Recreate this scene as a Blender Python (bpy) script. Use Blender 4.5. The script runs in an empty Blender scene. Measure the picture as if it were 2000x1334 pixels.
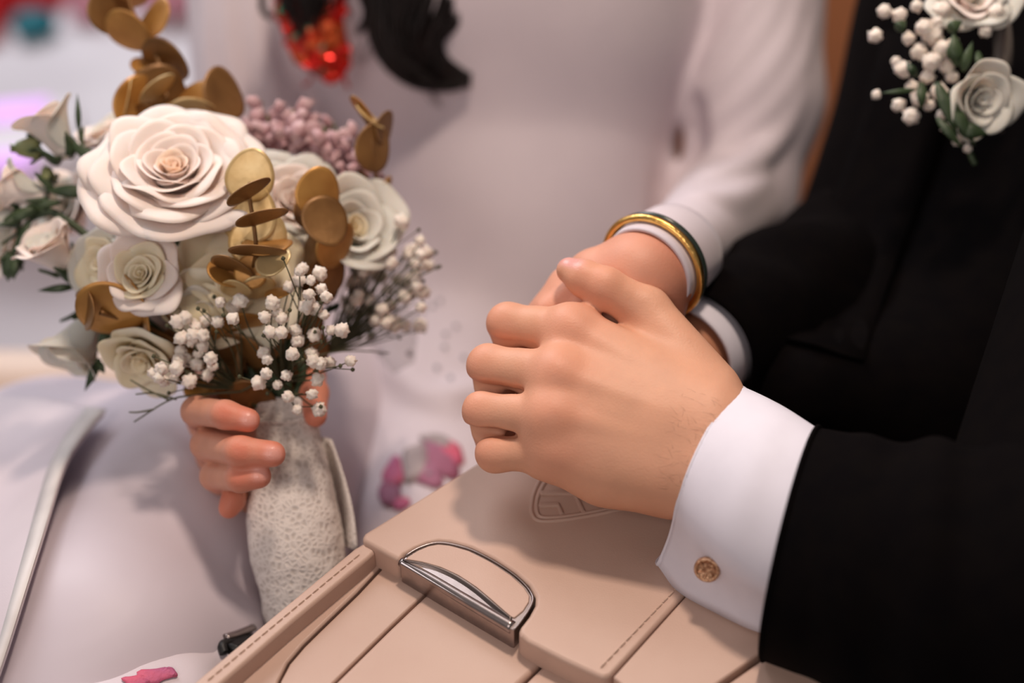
import bpy, bmesh, math, random
import numpy as np
from mathutils import Vector, Matrix, noise as mnoise
from mathutils.bvhtree import BVHTree

# ------------------------------------------------------------------ camera
sc = bpy.context.scene
COL = sc.collection
PITCH = math.radians(40.0); FPX = 2500.0; HCAM = 0.462
sp_, cp_ = math.sin(PITCH), math.cos(PITCH)
RX = np.array([1., 0, 0]); UP = np.array([0, sp_, cp_]); FW = np.array([0, cp_, -sp_]); CAM = np.array([0, 0, HCAM])
cd = bpy.data.cameras.new('camera'); cam = bpy.data.objects.new('camera', cd); COL.objects.link(cam)
cam.location = (0, 0, HCAM); cam.rotation_euler = (math.pi/2 - PITCH, 0, 0)
cd.sensor_width = 36; cd.lens = 36*FPX/2000; cd.clip_start = .02; cd.clip_end = 60
cd.dof.use_dof = True; cd.dof.focus_distance = .592; cd.dof.aperture_fstop = 2.6
sc.camera = cam
sc.view_settings.view_transform = 'Standard'; sc.view_settings.look = 'None'
sc.view_settings.gamma = 1; sc.view_settings.use_curve_mapping = False
sc.view_settings.exposure = -0.5

def lin(c):
    return tuple(((v/255)/12.92 if v/255 <= .04045 else ((v/255+.055)/1.055)**2.4) for v in c)

# ------------------------------------------------------------------ world and lights
w = bpy.data.worlds.new('world'); sc.world = w; w.use_nodes = True
bg = w.node_tree.nodes['Background']; bg.inputs[0].default_value = (1.0, .90, .87, 1); bg.inputs[1].default_value = .24
def area(name, loc, target, size, power, col, sy=None):
    l = bpy.data.lights.new(name, 'AREA'); l.energy = power; l.color = col; l.size = size
    if sy: l.shape = 'RECTANGLE'; l.size_y = sy
    o = bpy.data.objects.new(name, l); COL.objects.link(o); o.location = loc
    o.rotation_euler = (Vector(target)-Vector(loc)).to_track_quat('-Z', 'Y').to_euler()
    return o
area('door_opening_daylight', (-1.5, 1.3, .95), (0, .6, 0), 1.1, 5.5, (.93, .93, 1.0), .8)
area('front_fill', (-.55, -.75, 1.15), (0, .6, -.05), .9, 11, (1.0, .87, .82), .7)  # unseen fill added to brighten what faces the camera
area('overhead_key', (.10, .70, 1.15), (.02, .45, 0), .11, 11.5, (1.0, .80, .66))  # unseen key light added overhead for the cast shadows
area('street_daylight', (-1.6, 3.4, 2.6), (-1.3, 2.4, -.75), 2.2, 170, (.95, .95, 1.0))

# ------------------------------------------------------------------ helpers
def P(x, y, d):
    return CAM + d*(FW + (x-1000)/FPX*RX - (y-667)/FPX*UP)
def Dz(x, y, z):
    return (HCAM-z)/(sp_ + (y-667)/FPX*cp_)
def Pz(x, y, z):
    return P(x, y, Dz(x, y, z))
def cv(r, u, t):                      # right / up / toward the camera
    v = r*RX + u*UP - t*FW
    return v/np.linalg.norm(v)

WL = {}                               # world location of every object that parents others
def link(o, parent=None, loc=None):
    COL.objects.link(o)
    if loc is None: loc = WL[parent.name] if parent else np.zeros(3)
    loc = np.array(loc, float)
    WL[o.name] = loc
    if parent:
        o.parent = parent; o.location = Vector(loc - WL[parent.name])
    else:
        o.location = Vector(loc)
    return o
def tag(o, label=None, cat=None, group=None, kind=None):
    if label: o['label'] = label
    if cat: o['category'] = cat
    if group: o['group'] = group
    if kind: o['kind'] = kind
    return o
def empty(name, loc, label, cat, group=None):
    o = bpy.data.objects.new(name, None); o.empty_display_size = .02
    link(o, None, loc); tag(o, label, cat, group); return o
def mk(name, V, Fc, mat, parent=None, origin=None, smooth=True, solid=0, bevel=0, subsurf=0, seg=3, offset=-1):
    V = np.asarray(V, float)
    if origin is None:
        origin = WL[parent.name] if parent else np.array([*(V.min(0)+V.max(0))[:2]/2, V[:, 2].min()])
    me = bpy.data.meshes.new(name); me.from_pydata((V-origin).tolist(), [], [list(map(int, f)) for f in Fc])
    me.validate(); me.update()
    if smooth: me.polygons.foreach_set('use_smooth', [True]*len(me.polygons))
    if mat: me.materials.append(mat)
    o = bpy.data.objects.new(name, me); link(o, parent, origin)
    mods(o, solid, bevel, subsurf, seg, offset)
    return o
def mods(o, solid=0, bevel=0, subsurf=0, seg=3, offset=-1):
    if subsurf:
        m = o.modifiers.new('sub', 'SUBSURF'); m.levels = m.render_levels = subsurf
    if solid:
        m = o.modifiers.new('sol', 'SOLIDIFY'); m.thickness = solid; m.offset = offset
    if bevel:
        m = o.modifiers.new('bev', 'BEVEL'); m.width = bevel; m.segments = seg; m.limit_method = 'ANGLE'; m.angle_limit = math.radians(35)
        try: m.harden_normals = True
        except Exception: pass

def cat_rom(pts, n):
    pts = np.asarray(pts, float); m = len(pts)
    if m == 2:
        return np.linspace(pts[0], pts[1], n)
    ext = np.vstack([2*pts[0]-pts[1], pts, 2*pts[-1]-pts[-2]])
    out = []
    for t in np.linspace(0, m-1-1e-9, n):
        i = int(t); f = t-i; a, b, c, d = ext[i:i+4]
        out.append(.5*((2*b)+(-a+c)*f+(2*a-5*b+4*c-d)*f*f+(-a+3*b-3*c+d)*f**3))
    return np.array(out)
def tube(pts, r, sides=8, n=None, caps=True, flat=None):
    """swept tube; r a number or a list; returns verts, faces"""
    pts = np.asarray(pts, float)
    if n: 
        rr = r if np.isscalar(r) else np.interp(np.linspace(0, 1, n), np.linspace(0, 1, len(r)), r)
        pts = cat_rom(pts, n)
    else: rr = r
    m = len(pts); rr = np.full(m, rr) if np.isscalar(rr) else np.asarray(rr, float)
    T = np.gradient(pts, axis=0); T /= np.linalg.norm(T, axis=1)[:, None]+1e-12
    ref = np.array([0, 0, 1.]) if abs(T[0][2]) < .9 else np.array([1., 0, 0])
    N = np.cross(T[0], ref); N /= np.linalg.norm(N)
    V = []
    for i in range(m):
        N = N - T[i]*np.dot(N, T[i]); N /= np.linalg.norm(N); B = np.cross(T[i], N)
        for k in range(sides):
            a = 2*math.pi*k/sides
            V.append(pts[i]+rr[i]*(math.cos(a)*N+math.sin(a)*B*(flat or 1)))
    Fc = [(i*sides+k, i*sides+(k+1) % sides, (i+1)*sides+(k+1) % sides, (i+1)*sides+k) for i in range(m-1) for k in range(sides)]
    if caps:
        Fc.append(tuple(range(sides))[::-1]); Fc.append(tuple((m-1)*sides+k for k in range(sides)))
    return np.array(V), Fc
def merge(parts):
    V = []; Fc = []; o = 0
    for v, f in parts:
        V.append(np.asarray(v)); Fc += [tuple(i+o for i in q) for q in f]; o += len(v)
    return np.vstack(V), Fc
def loft(rings, closed=True, caps=False):
    n = len(rings[0]); V = np.vstack(rings); Fc = []
    for i in range(len(rings)-1):
        for k in range(n if closed else n-1):
            Fc.append((i*n+k, i*n+(k+1) % n, (i+1)*n+(k+1) % n, (i+1)*n+k))
    if caps:
        Fc.append(tuple(range(n))[::-1]); Fc.append(tuple((len(rings)-1)*n+k for k in range(n)))
    return V, Fc
def grid_faces(a, b):
    return [(i*b+j, i*b+j+1, (i+1)*b+j+1, (i+1)*b+j) for i in range(a-1) for j in range(b-1)]

# ------------------------------------------------------------------ signed-distance modelling (smooth unions meshed with surface nets)
def rc(a, b=None, ra=.01, rb=None, k=.004, ax=None, s=1.0):
    a = np.asarray(a, float); b = a if b is None else np.asarray(b, float)
    return dict(a=a, b=b, ra=ra, rb=ra if rb is None else rb, k=k, ax=ax, s=s)
def chain(pts, rs, k=.003):
    return [rc(pts[i], pts[i+1], rs[i], rs[i+1], k) for i in range(len(pts)-1)]
def smin(a, b, k):
    if k <= 0: return np.minimum(a, b)
    h = np.maximum(k-np.abs(a-b), 0)/k
    return np.minimum(a, b)-h*h*k*.25
def sdf_mesh(groups, res, smooth=2, bounds=None):
    big = .06
    allp = [q for g in groups if g.get('op', 'u') == 'u' for q in g['p']]
    lo = np.min([np.minimum(q['a'], q['b'])-max(q['ra'], q['rb'])*1.05 for q in allp], 0)-3*res-.004
    hi = np.max([np.maximum(q['a'], q['b'])+max(q['ra'], q['rb'])*1.05 for q in allp], 0)+3*res+.004
    if bounds is not None: lo = np.maximum(lo, bounds[0]); hi = np.minimum(hi, bounds[1])
    n = np.ceil((hi-lo)/res).astype(int)+1
    ax = [lo[i]+res*np.arange(n[i]) for i in range(3)]
    Fd = np.full(n, big, np.float32)
    for g in groups:
        G = np.full(n, big, np.float32)
        for q in g['p']:
            R = max(q['ra'], q['rb']); mg = R+max(q['k'], g['k'])*1.2+.012+2*res
            a0 = np.minimum(q['a'], q['b'])-mg; a1 = np.maximum(q['a'], q['b'])+mg
            i0 = np.clip(((a0-lo)/res).astype(int), 0, n); i1 = np.clip(((a1-lo)/res).astype(int)+2, 0, n)
            if np.any(i1 <= i0): continue
            sl = tuple(slice(i0[i], i1[i]) for i in range(3))
            X, Y, Z = np.meshgrid(*[ax[i][sl[i]].astype(np.float32) for i in range(3)], indexing='ij')
            X -= np.float32(q['a'][0]); Y -= np.float32(q['a'][1]); Z -= np.float32(q['a'][2])
            b = q['b']-q['a']
            if q['ax'] is not None:
                nx = np.asarray(q['ax'], float); nx = nx/np.linalg.norm(nx); s = q['s']-1
                dt = X*nx[0]+Y*nx[1]+Z*nx[2]
                X = X+dt*s*nx[0]; Y = Y+dt*s*nx[1]; Z = Z+dt*s*nx[2]
                b = b+np.dot(b, nx)*s*nx
            bb = float(np.dot(b, b))
            if bb > 1e-12:
                t = np.clip((X*b[0]+Y*b[1]+Z*b[2])/bb, 0, 1)
                d = np.sqrt((X-t*b[0])**2+(Y-t*b[1])**2+(Z-t*b[2])**2)-(q['ra']+(q['rb']-q['ra'])*t)
            else:
                d = np.sqrt(X*X+Y*Y+Z*Z)-q['ra']
            if q['ax'] is not None and q['s'] > 1: d = d/math.sqrt(q['s'])
            G[sl] = smin(G[sl], d.astype(np.float32), q['k'])
        if g.get('op', 'u') == 'u': Fd = smin(Fd, G, g['k'])
        else: Fd = -smin(-Fd, G, g['k'])
    # keep the surface closed at the bounds
    for i in range(3):
        s0 = [slice(None)]*3; s0[i] = 0; Fd[tuple(s0)] = np.maximum(Fd[tuple(s0)], .001)
        s0[i] = -1; Fd[tuple(s0)] = np.maximum(Fd[tuple(s0)], .001)
    ins = Fd < 0
    c = [ins[dx:n[0]-1+dx, dy:n[1]-1+dy, dz:n[2]-1+dz] for dx in (0, 1) for dy in (0, 1) for dz in (0, 1)]
    anyi = np.zeros_like(c[0]); alli = np.ones_like(c[0])
    for q in c: anyi |= q; alli &= q
    act = anyi & ~alli
    idx = np.argwhere(act); m = len(idx)
    vid = np.full(act.shape, -1, np.int64); vid[tuple(idx.T)] = np.arange(m)
    acc = np.zeros((m, 3)); cnt = np.zeros(m)
    cs = [(0, 0, 0), (0, 0, 1), (0, 1, 0), (0, 1, 1), (1, 0, 0), (1, 0, 1), (1, 1, 0), (1, 1, 1)]
    val = [Fd[idx[:, 0]+q[0], idx[:, 1]+q[1], idx[:, 2]+q[2]].astype(float) for q in cs]
    for i in range(8):
        for j in range(i+1, 8):
            if sum(abs(np.array(cs[i])-cs[j])) != 1: continue
            cr = (val[i] < 0) != (val[j] < 0)
            t = val[i]/(val[i]-val[j]+1e-20)
            p = np.array(cs[i])+t[:, None]*(np.array(cs[j])-np.array(cs[i]))
            acc[cr] += p[cr]; cnt[cr] += 1
    V = lo+res*(idx+acc/cnt[:, None])
    quads = []
    for a in range(3):
        b1, b2 = (a+1) % 3, (a+2) % 3
        s0 = [slice(None)]*3; s1 = [slice(None)]*3
        s0[a] = slice(0, n[a]-1); s1[a] = slice(1, n[a])
        A = ins[tuple(s0)]; B = ins[tuple(s1)]
        e = np.argwhere(A != B)
        e = e[(e[:, b1] > 0) & (e[:, b2] > 0) & (e[:, b1] < n[b1]-1) & (e[:, b2] < n[b2]-1)]
        ina = A[tuple(e.T)]
        def cell(o1, o2):
            q = e.copy(); q[:, b1] += o1; q[:, b2] += o2; return vid[tuple(q.T)]
        q = np.stack([cell(-1, -1), cell(0, -1), cell(0, 0), cell(-1, 0)], 1)
        q[~ina] = q[~ina][:, ::-1]
        quads.append(q)
    Q = np.vstack(quads); Q = Q[(Q >= 0).all(1)]
    for _ in range(smooth):
        S = np.zeros_like(V); C = np.zeros(len(V))
        for k in range(4):
            np.add.at(S, Q[:, k], V[Q[:, (k+1) % 4]]+V[Q[:, (k-1) % 4]]); np.add.at(C, Q[:, k], 2)
        V = V+.5*(S/np.maximum(C, 1)[:, None]-V)
    return V, Q
SEATB = (np.array([-9., -9., -.276]), np.array([9., 9., 9.]))   # bodies press flat onto the seat cushion
def mk_sdf(name, VQ, mat, parent, attrs=None):
    V, Q = VQ; origin = WL[parent.name] if parent else np.array([*(V.min(0)+V.max(0))[:2]/2, V[:, 2].min()])
    me = bpy.data.meshes.new(name); W = V-origin
    me.vertices.add(len(W)); me.vertices.foreach_set('co', W.astype(np.float32).ravel())
    me.loops.add(4*len(Q)); me.loops.foreach_set('vertex_index', Q.astype(np.int32).ravel())
    me.polygons.add(len(Q)); me.polygons.foreach_set('loop_start', np.arange(0, 4*len(Q), 4, dtype=np.int32))
    me.update(calc_edges=True); me.validate()
    me.polygons.foreach_set('use_smooth', [True]*len(me.polygons))
    for k, a in (attrs or {}).items():
        at = me.attributes.new(k, 'FLOAT', 'POINT'); at.data.foreach_set('value', a.astype(np.float32))
    me.materials.append(mat)
    o = bpy.data.objects.new(name, me); link(o, parent, origin); return o
def bvh_of(V, Fc):
    return BVHTree.FromPolygons([Vector(v) for v in V], [tuple(int(i) for i in f) for f in Fc])
def drape(bvh, x, y, off=.001, default=None):
    """point where the sight line of a photo pixel meets a surface, lifted off it along the surface normal"""
    d = P(x, y, 1.)-CAM; d /= np.linalg.norm(d)
    h, nrm, i, t = bvh.ray_cast(Vector(CAM), Vector(d))
    if h is None: return (P(x, y, default), -d) if default else (None, None)
    nn = np.array(nrm)
    if np.dot(nn, d) > 0: nn = -nn
    return np.array(h)+nn*off, nn
def falloff(V, pts, rad):
    out = np.zeros(len(V))
    for p, r in zip(pts, rad if hasattr(rad, '__len__') else [rad]*len(pts)):
        out = np.maximum(out, np.exp(-((V-p)**2).sum(1)/(r*r)))
    return out

# ------------------------------------------------------------------ materials
def mat(name, col, rough=.5, metal=0., col2=None, nscale=30., bump=0., bscale=300., sss=0., sheen=0., spec=.5, alpha=1., coat=0., wave=None, emis=None, trans=0.):
    m = bpy.data.materials.new(name); m.use_nodes = True; nt = m.node_tree; b = nt.nodes['Principled BSDF']
    N = nt.nodes; L = nt.links
    tc = N.new('ShaderNodeTexCoord')
    c1 = lin(col)+(1,); c2 = lin(col2 or tuple(v*.9 for v in col))+(1,)
    nz = N.new('ShaderNodeTexNoise'); nz.inputs['Scale'].default_value = nscale; nz.inputs['Detail'].default_value = 4
    L.new(tc.outputs['Object'], nz.inputs['Vector'])
    rp = N.new('ShaderNodeValToRGB'); rp.color_ramp.elements[0].position = .35; rp.color_ramp.elements[1].position = .65
    rp.color_ramp.elements[0].color = c2; rp.color_ramp.elements[1].color = c1
    L.new(nz.outputs['Fac'], rp.inputs['Fac']); L.new(rp.outputs['Color'], b.inputs['Base Color'])
    b.inputs['Roughness'].default_value = rough; b.inputs['Metallic'].default_value = metal
    b.inputs['Specular IOR Level'].default_value = spec
    if sss:
        b.inputs['Subsurface Weight'].default_value = sss; b.inputs['Subsurface Radius'].default_value = (1, .35, .2); b.inputs['Subsurface Scale'].default_value = .006
    if sheen: b.inputs['Sheen Weight'].default_value = sheen
    if coat: b.inputs['Coat Weight'].default_value = coat
    if alpha < 1: b.inputs['Alpha'].default_value = alpha
    if trans: b.inputs['Transmission Weight'].default_value = trans
    if emis: b.inputs['Emission Color'].default_value = lin(emis[0])+(1,); b.inputs['Emission Strength'].default_value = emis[1]
    if bump:
        if wave:
            bn = N.new('ShaderNodeTexWave'); bn.inputs['Scale'].default_value = bscale; bn.inputs['Distortion'].default_value = wave
        else:
            bn = N.new('ShaderNodeTexNoise'); bn.inputs['Scale'].default_value = bscale; bn.inputs['Detail'].default_value = 6
        L.new(tc.outputs['Object'], bn.inputs['Vector'])
        bp = N.new('ShaderNodeBump'); bp.inputs['Strength'].default_value = bump; bp.inputs['Distance'].default_value = .001
        L.new(bn.outputs[0], bp.inputs['Height']); L.new(bp.outputs['Normal'], b.inputs['Normal'])
    return m
def skin_mat(name, base, red, nail, deep):
    m = mat(name, base, rough=.5, col2=tuple(np.array(base)*.96), nscale=60, bump=.16, bscale=900, sss=.12, spec=.35)
    nt = m.node_tree; N = nt.nodes; L = nt.links; b = N['Principled BSDF']
    src = b.inputs['Base Color'].links[0].from_socket
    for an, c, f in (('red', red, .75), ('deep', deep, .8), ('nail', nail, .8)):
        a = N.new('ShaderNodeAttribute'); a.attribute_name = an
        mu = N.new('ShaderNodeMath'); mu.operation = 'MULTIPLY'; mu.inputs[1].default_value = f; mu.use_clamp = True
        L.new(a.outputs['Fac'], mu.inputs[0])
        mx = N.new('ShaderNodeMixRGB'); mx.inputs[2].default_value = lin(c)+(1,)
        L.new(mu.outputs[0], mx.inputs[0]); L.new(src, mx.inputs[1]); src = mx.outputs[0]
        if an == 'nail':
            mr = N.new('ShaderNodeMapRange'); mr.inputs['To Min'].default_value = .5; mr.inputs['To Max'].default_value = .22
            L.new(a.outputs['Fac'], mr.inputs['Value']); L.new(mr.outputs[0], b.inputs['Roughness'])
    L.new(src, b.inputs['Base Color']); return m

M = {}
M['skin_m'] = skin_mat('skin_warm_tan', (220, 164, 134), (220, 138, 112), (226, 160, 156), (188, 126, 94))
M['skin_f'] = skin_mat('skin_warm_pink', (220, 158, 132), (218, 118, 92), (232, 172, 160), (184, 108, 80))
M['dress'] = mat('white_crepe_dress', (216, 205, 211), rough=.62, col2=(210, 199, 206), nscale=14, bump=.08, bscale=1600, sheen=.15, spec=.3)
M['trouser'] = mat('white_satin_trousers', (206, 196, 204), rough=.5, col2=(200, 190, 199), nscale=9, spec=.35)
M['hem'] = mat('hem_band_white', (226, 220, 218), rough=.55, nscale=30)
M['shirt'] = mat('white_cotton_shirt', (226, 222, 232), rough=.7, col2=(222, 218, 228), nscale=60, bump=.10, bscale=2600, spec=.2)
M['suit'] = mat('black_wool_suit', (8, 5, 5), rough=.9, col2=(5, 3, 4), nscale=80, bump=.15, bscale=2200, spec=.05)
M['leather'] = mat('beige_nappa_leather', (198, 168, 152), rough=.42, col2=(195, 164, 148), nscale=40, bump=.10, bscale=1400, spec=.35)
M['gap_shade'] = mat('shadow_gap_black', (34, 28, 26), rough=.7)  # near-black colour stands in for shade in the gaps between pads
M['thread'] = mat('cream_thread', (214, 186, 168), rough=.7, col2=(196, 166, 148), nscale=900)
M['thread_hole'] = mat('needle_hole_brown', (120, 92, 78), rough=.8)
M['chrome'] = mat('brushed_satin_chrome', (168, 156, 154), rough=.3, metal=1, col2=(156, 146, 144), nscale=200)
M['chrome_shaded'] = mat('shaded_satin_chrome', (124, 112, 108), rough=.36, metal=1)  # darker copy of the chrome: the scoop's shade is in its colour
M['gold'] = mat('yellow_gold', (242, 196, 116), rough=.28, metal=1, col2=(236, 182, 98), nscale=180, bump=.3, bscale=500)
M['bangle_shade'] = mat('dark_green_shade', (44, 56, 50), rough=.25)
M['cuffgold'] = mat('pale_rose_gold', (226, 186, 150), rough=.3, metal=.85, col2=(180, 130, 100), nscale=700, bump=.8, bscale=700)
M['goldleaf'] = mat('gold_painted_leaf', (196, 146, 78), rough=.4, metal=.4, col2=(168, 118, 58), nscale=45, bump=.25, bscale=220)
M['goldleaf_dk'] = mat('dark_bronze_leaf', (148, 108, 62), rough=.42, metal=.35, col2=(118, 82, 44), nscale=45, bump=.25, bscale=220)
M['goldleaf_lt'] = mat('pale_gold_leaf', (214, 190, 140), rough=.36, metal=.35, col2=(196, 160, 100), nscale=38, bump=.25, bscale=260)
M['goldstem'] = mat('gold_painted_stem', (132, 92, 46), rough=.5, metal=.3)
M['petal'] = mat('blush_white_petal', (250, 234, 226), rough=.6, col2=(248, 226, 214), nscale=22, sss=.2, spec=.2, bump=.12, bscale=160)
M['petal_pk'] = mat('peach_heart_petal', (252, 226, 206), rough=.6, col2=(248, 214, 190), nscale=30, sss=.2, spec=.2)
M['petal_cr'] = mat('cream_petal', (246, 234, 210), rough=.6, col2=(240, 220, 182), nscale=30, sss=.2, spec=.2, bump=.12, bscale=160)
M['petal_w'] = mat('cool_white_petal', (228, 222, 212), rough=.6, col2=(216, 208, 196), nscale=30, sss=.2, spec=.2, bump=.12, bscale=160)
M['green'] = mat('rose_leaf_green', (62, 80, 50), rough=.5, col2=(44, 62, 38), nscale=70, bump=.3, bscale=300)
M['greenlt'] = mat('pale_green_bud', (146, 150, 104), rough=.55, col2=(110, 122, 74), nscale=120)
M['gyp'] = mat('gypsophila_white', (246, 236, 226), rough=.7, col2=(236, 222, 210), nscale=300, sss=.15, spec=.2)
M['gypstem'] = mat('gypsophila_stem', (84, 84, 58), rough=.6)
M['statice'] = mat('dusty_mauve_statice', (208, 178, 180), rough=.8, col2=(186, 146, 150), nscale=160, spec=.15)
M['lace'] = mat('ivory_lace_wrap', (234, 226, 220), rough=.85, col2=(214, 205, 198), nscale=240, bump=1.0, bscale=420, spec=.2)
M['tulle'] = mat('grey_tulle', (150, 140, 132), rough=.8, alpha=.34, spec=.1)
M['rhine'] = mat('rhinestone', (232, 236, 244), rough=.08, metal=.7)
M['hair'] = mat('dark_brown_hair', (24, 12, 11), rough=.45, col2=(15, 7, 7), nscale=50, spec=.25)
M['red'] = mat('red_sequin_base', (172, 26, 20), rough=.4, metal=.25, col2=(120, 14, 14), nscale=150)
M['seq_r'] = mat('red_sequin', (214, 34, 26), rough=.2, metal=.6)
M['seq_o'] = mat('orange_sequin', (204, 92, 44), rough=.25, metal=.6)
M['seq_g'] = mat('green_sequin', (80, 170, 140), rough=.2, metal=.6)
M['pink'] = mat('pink_embroidery', (206, 92, 118), rough=.7, col2=(176, 96, 136), nscale=60, bump=.5, bscale=500)
M['mauve'] = mat('mauve_embroidery', (164, 108, 134), rough=.7, col2=(150, 84, 110), nscale=50, bump=.5, bscale=500)
M['grey_emb'] = mat('grey_silk_embroidery', (170, 156, 156), rough=.7, col2=(150, 138, 140), nscale=60)
M['tan'] = mat('tan_leather_seat', (206, 140, 96), rough=.5, col2=(198, 132, 90), nscale=10, bump=.1, bscale=900)
M['cream'] = mat('cream_leather_seat', (226, 204, 188), rough=.5, col2=(220, 198, 182), nscale=12, bump=.1, bscale=900)
M['pave'] = mat('pale_grey_pavement', (232, 228, 232), rough=.8, col2=(206, 200, 206), nscale=1.6)
M['violet'] = mat('violet_light_strip', (220, 160, 240), rough=.4, emis=((232, 190, 250), .7))
M['redcloth'] = mat('red_cloth', (206, 10, 22), rough=.8, col2=(180, 6, 16), nscale=6)
M['teal'] = mat('teal_plastic', (10, 120, 134), rough=.5)
M['pinkbox'] = mat('pink_card', (228, 158, 172), rough=.7)
M['black'] = mat('black_plastic', (18, 18, 20), rough=.5)

nt = M['lace'].node_tree; N_ = nt.nodes; vo = N_.new('ShaderNodeTexVoronoi'); vo.inputs['Scale'].default_value = 330; vo.feature = 'DISTANCE_TO_EDGE'
tcx = [n for n in N_ if n.type == 'TEX_COORD'][0]; nt.links.new(tcx.outputs['Object'], vo.inputs['Vector'])
rmp = N_.new('ShaderNodeValToRGB'); rmp.color_ramp.elements[0].color = lin((240, 232, 226))+(1,); rmp.color_ramp.elements[1].color = lin((206, 196, 188))+(1,); rmp.color_ramp.elements[1].position = .4
nt.links.new(vo.outputs[0], rmp.inputs[0]); nt.links.new(rmp.outputs[0], N_['Principled BSDF'].inputs['Base Color'])
bpn = [n for n in N_ if n.type == 'BUMP'][0]; bpn.invert = True; nt.links.new(vo.outputs[0], bpn.inputs['Height'])
random.seed(7); RNG = np.random.default_rng(7)

# ------------------------------------------------------------------ setting: ground outside, seats
def slab(name, pts, z0, z1, m, parent=None, bevel=.0, seg=3, sub=False):
    pts = [np.array([p[0], p[1]]) for p in pts]
    a = sum(pts[i][0]*pts[(i+1) % len(pts)][1]-pts[(i+1) % len(pts)][0]*pts[i][1] for i in range(len(pts)))
    if a < 0: pts = pts[::-1]
    n = len(pts)
    V = [(*p, z0) for p in pts]+[(*p, z1) for p in pts]
    Fc = [tuple(range(n))[::-1], tuple(range(n, 2*n))]+[(i, (i+1) % n, n+(i+1) % n, n+i) for i in range(n)]
    return mk(name, V, Fc, m, parent, bevel=bevel, seg=seg)
tag(slab('floor', [(-6, -.5), (6, -.5), (6, 9), (-6, 9)], -.80, -.75, M['pave']), 'pale grey sunlit pavement beyond the open car door', None, kind='structure')

# ------------------------------------------------------------------ centre console
def px(poly, z): return [Pz(x, y, z)[:2] for x, y in poly]
con = empty('centre_console', [*Pz(1000, 1150, 0)[:2], -.25], 'beige leather car centre console with padded lid and stitched seams', 'console')
lid_notch = [(779, 1094), (790, 1083), (812, 1070), (835, 1061), (856, 1057), (880, 1059), (920, 1070), (965, 1092), (1006, 1119), (1033, 1143), (1046, 1164), (1045, 1180), (1033, 1202), (1016, 1224), (1012, 1233)]
lid_px = [(1225, 721), (930, 904), (730, 1029), (712, 1040), (706, 1049), (712, 1058)]+lid_notch+[(1018, 1242), (1030, 1252), (1100, 1288), (1165, 1318), (1180, 1325), (1195, 1318), (1340, 1158), (1500, 1008), (1590, 922)]
lid = slab('lid', px(lid_px, 0), -.016, 0, M['leather'], con, bevel=.0024, seg=4)
right_px = [(1197, 1321), (1341.5, 1160), (1501.5, 1010), (1591.5, 924), (1712, 1000), (1640, 1165), (1500, 1264), (1400, 1334), (1300, 1400)]
slab('side_bolster', px(right_px, 0), -.03, -.0005, M['leather'], con, bevel=.0012)
slab('outer_panel', px([(1312, 1408), (1408, 1340), (1505, 1272), (1645, 1173), (1715, 1010), (1780, 1060), (1560, 1500)], 0), -.03, -.001, M['leather'], con, bevel=.0025)
zp = -.014
slab('front_pad', px([(812, 1098), (842, 1148), (836, 1156), (762, 1226), (648, 1338), (500, 1480), (930, 1480), (1012, 1338), (1072, 1283), (1076, 1272), (1060, 1180), (1000, 1100)], zp), -.035, zp, M['leather'], con, bevel=.003, seg=4)
slab('front_pad', px([(760, 1070), (745, 1112), (700, 1160), (640, 1218), (595, 1262), (566, 1296), (548, 1330), (530, 1400), (430, 1480), (490, 1480), (646.5, 1337), (760.5, 1224), (834, 1154), (839, 1147), (810, 1098)], zp), -.035, zp, M['leather'], con, bevel=.0012, seg=3)
slab('front_pad', px([(1062, 1180), (1082, 1276), (1020, 1338), (945, 1480), (1350, 1480), (1250, 1370), (1190, 1338), (1180, 1300)], zp), -.035, zp, M['leather'], con, bevel=.003, seg=4)
slab('edge_strip', px([(745, 1085), (724, 1092), (580, 1214), (440, 1334), (270, 1480), (415, 1480), (525, 1398), (543, 1330), (561, 1294), (591, 1258), (636, 1214), (696, 1156), (742, 1106), (755, 1090)], zp), -.035, zp, M['leather'], con, bevel=.0025, seg=4)
slab('edge_trim', px([(712, 1058), (692, 1070), (540, 1196), (376, 1334), (200, 1484), (262, 1484), (430, 1336), (572, 1212), (718, 1090), (735, 1074), (728, 1062)], -.003), -.05, -.003, M['leather'], con, bevel=.006, seg=5)
slab('body', px([(1235, 760), (722, 1074), (212, 1484), (1480, 1484), (1760, 1075), (1590, 950)], -.02), -.25, -.026, M['gap_shade'], con)
slab('side_wall', px([(720, 1055), (706, 1062), (190, 1484), (240, 1484), (725, 1085)], -.01), -.25, -.03, M['leather'], con, bevel=.004)
slab('far_wall', px([(1228, 731), (708, 1055), (725, 1078), (1243, 752)], -.016), -.25, -.017, M['leather'], con, bevel=.002)
# stitching along the seams
def stitches(line, z, step, ln, r, m, parent, name='stitch'):
    pts = np.array([Pz(x, y, z) for x, y in line]); 
    seg = np.linalg.norm(np.diff(pts, axis=0), axis=1); tot = seg.sum(); cum = np.concatenate([[0], np.cumsum(seg)])
    base = None
    for s in np.arange(step/2, tot, step):
        i = min(np.searchsorted(cum, s)-1, len(seg)-1); f = (s-cum[i])/seg[i]; p = pts[i]+f*(pts[i+1]-pts[i]); t = (pts[i+1]-pts[i])/seg[i]
        if base is None:
            V, Fc = tube([(-ln/2, 0, -r*.3), (-ln*.3, 0, r*.5), (ln*.3, 0, r*.5), (ln/2, 0, -r*.3)], r, 5)
            me = bpy.data.meshes.new(name); me.from_pydata(V.tolist(), [], Fc); me.materials.append(m); me.update(); base = me
        o = bpy.data.objects.new(name, base); link(o, parent, p); o.rotation_euler = (0, 0, math.atan2(t[1], t[0]))
stitches([(1172, 1304), (1322, 1148), (1420, 1052)], .0004, .0046, .0036, .00042, M['thread'], con)
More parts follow.
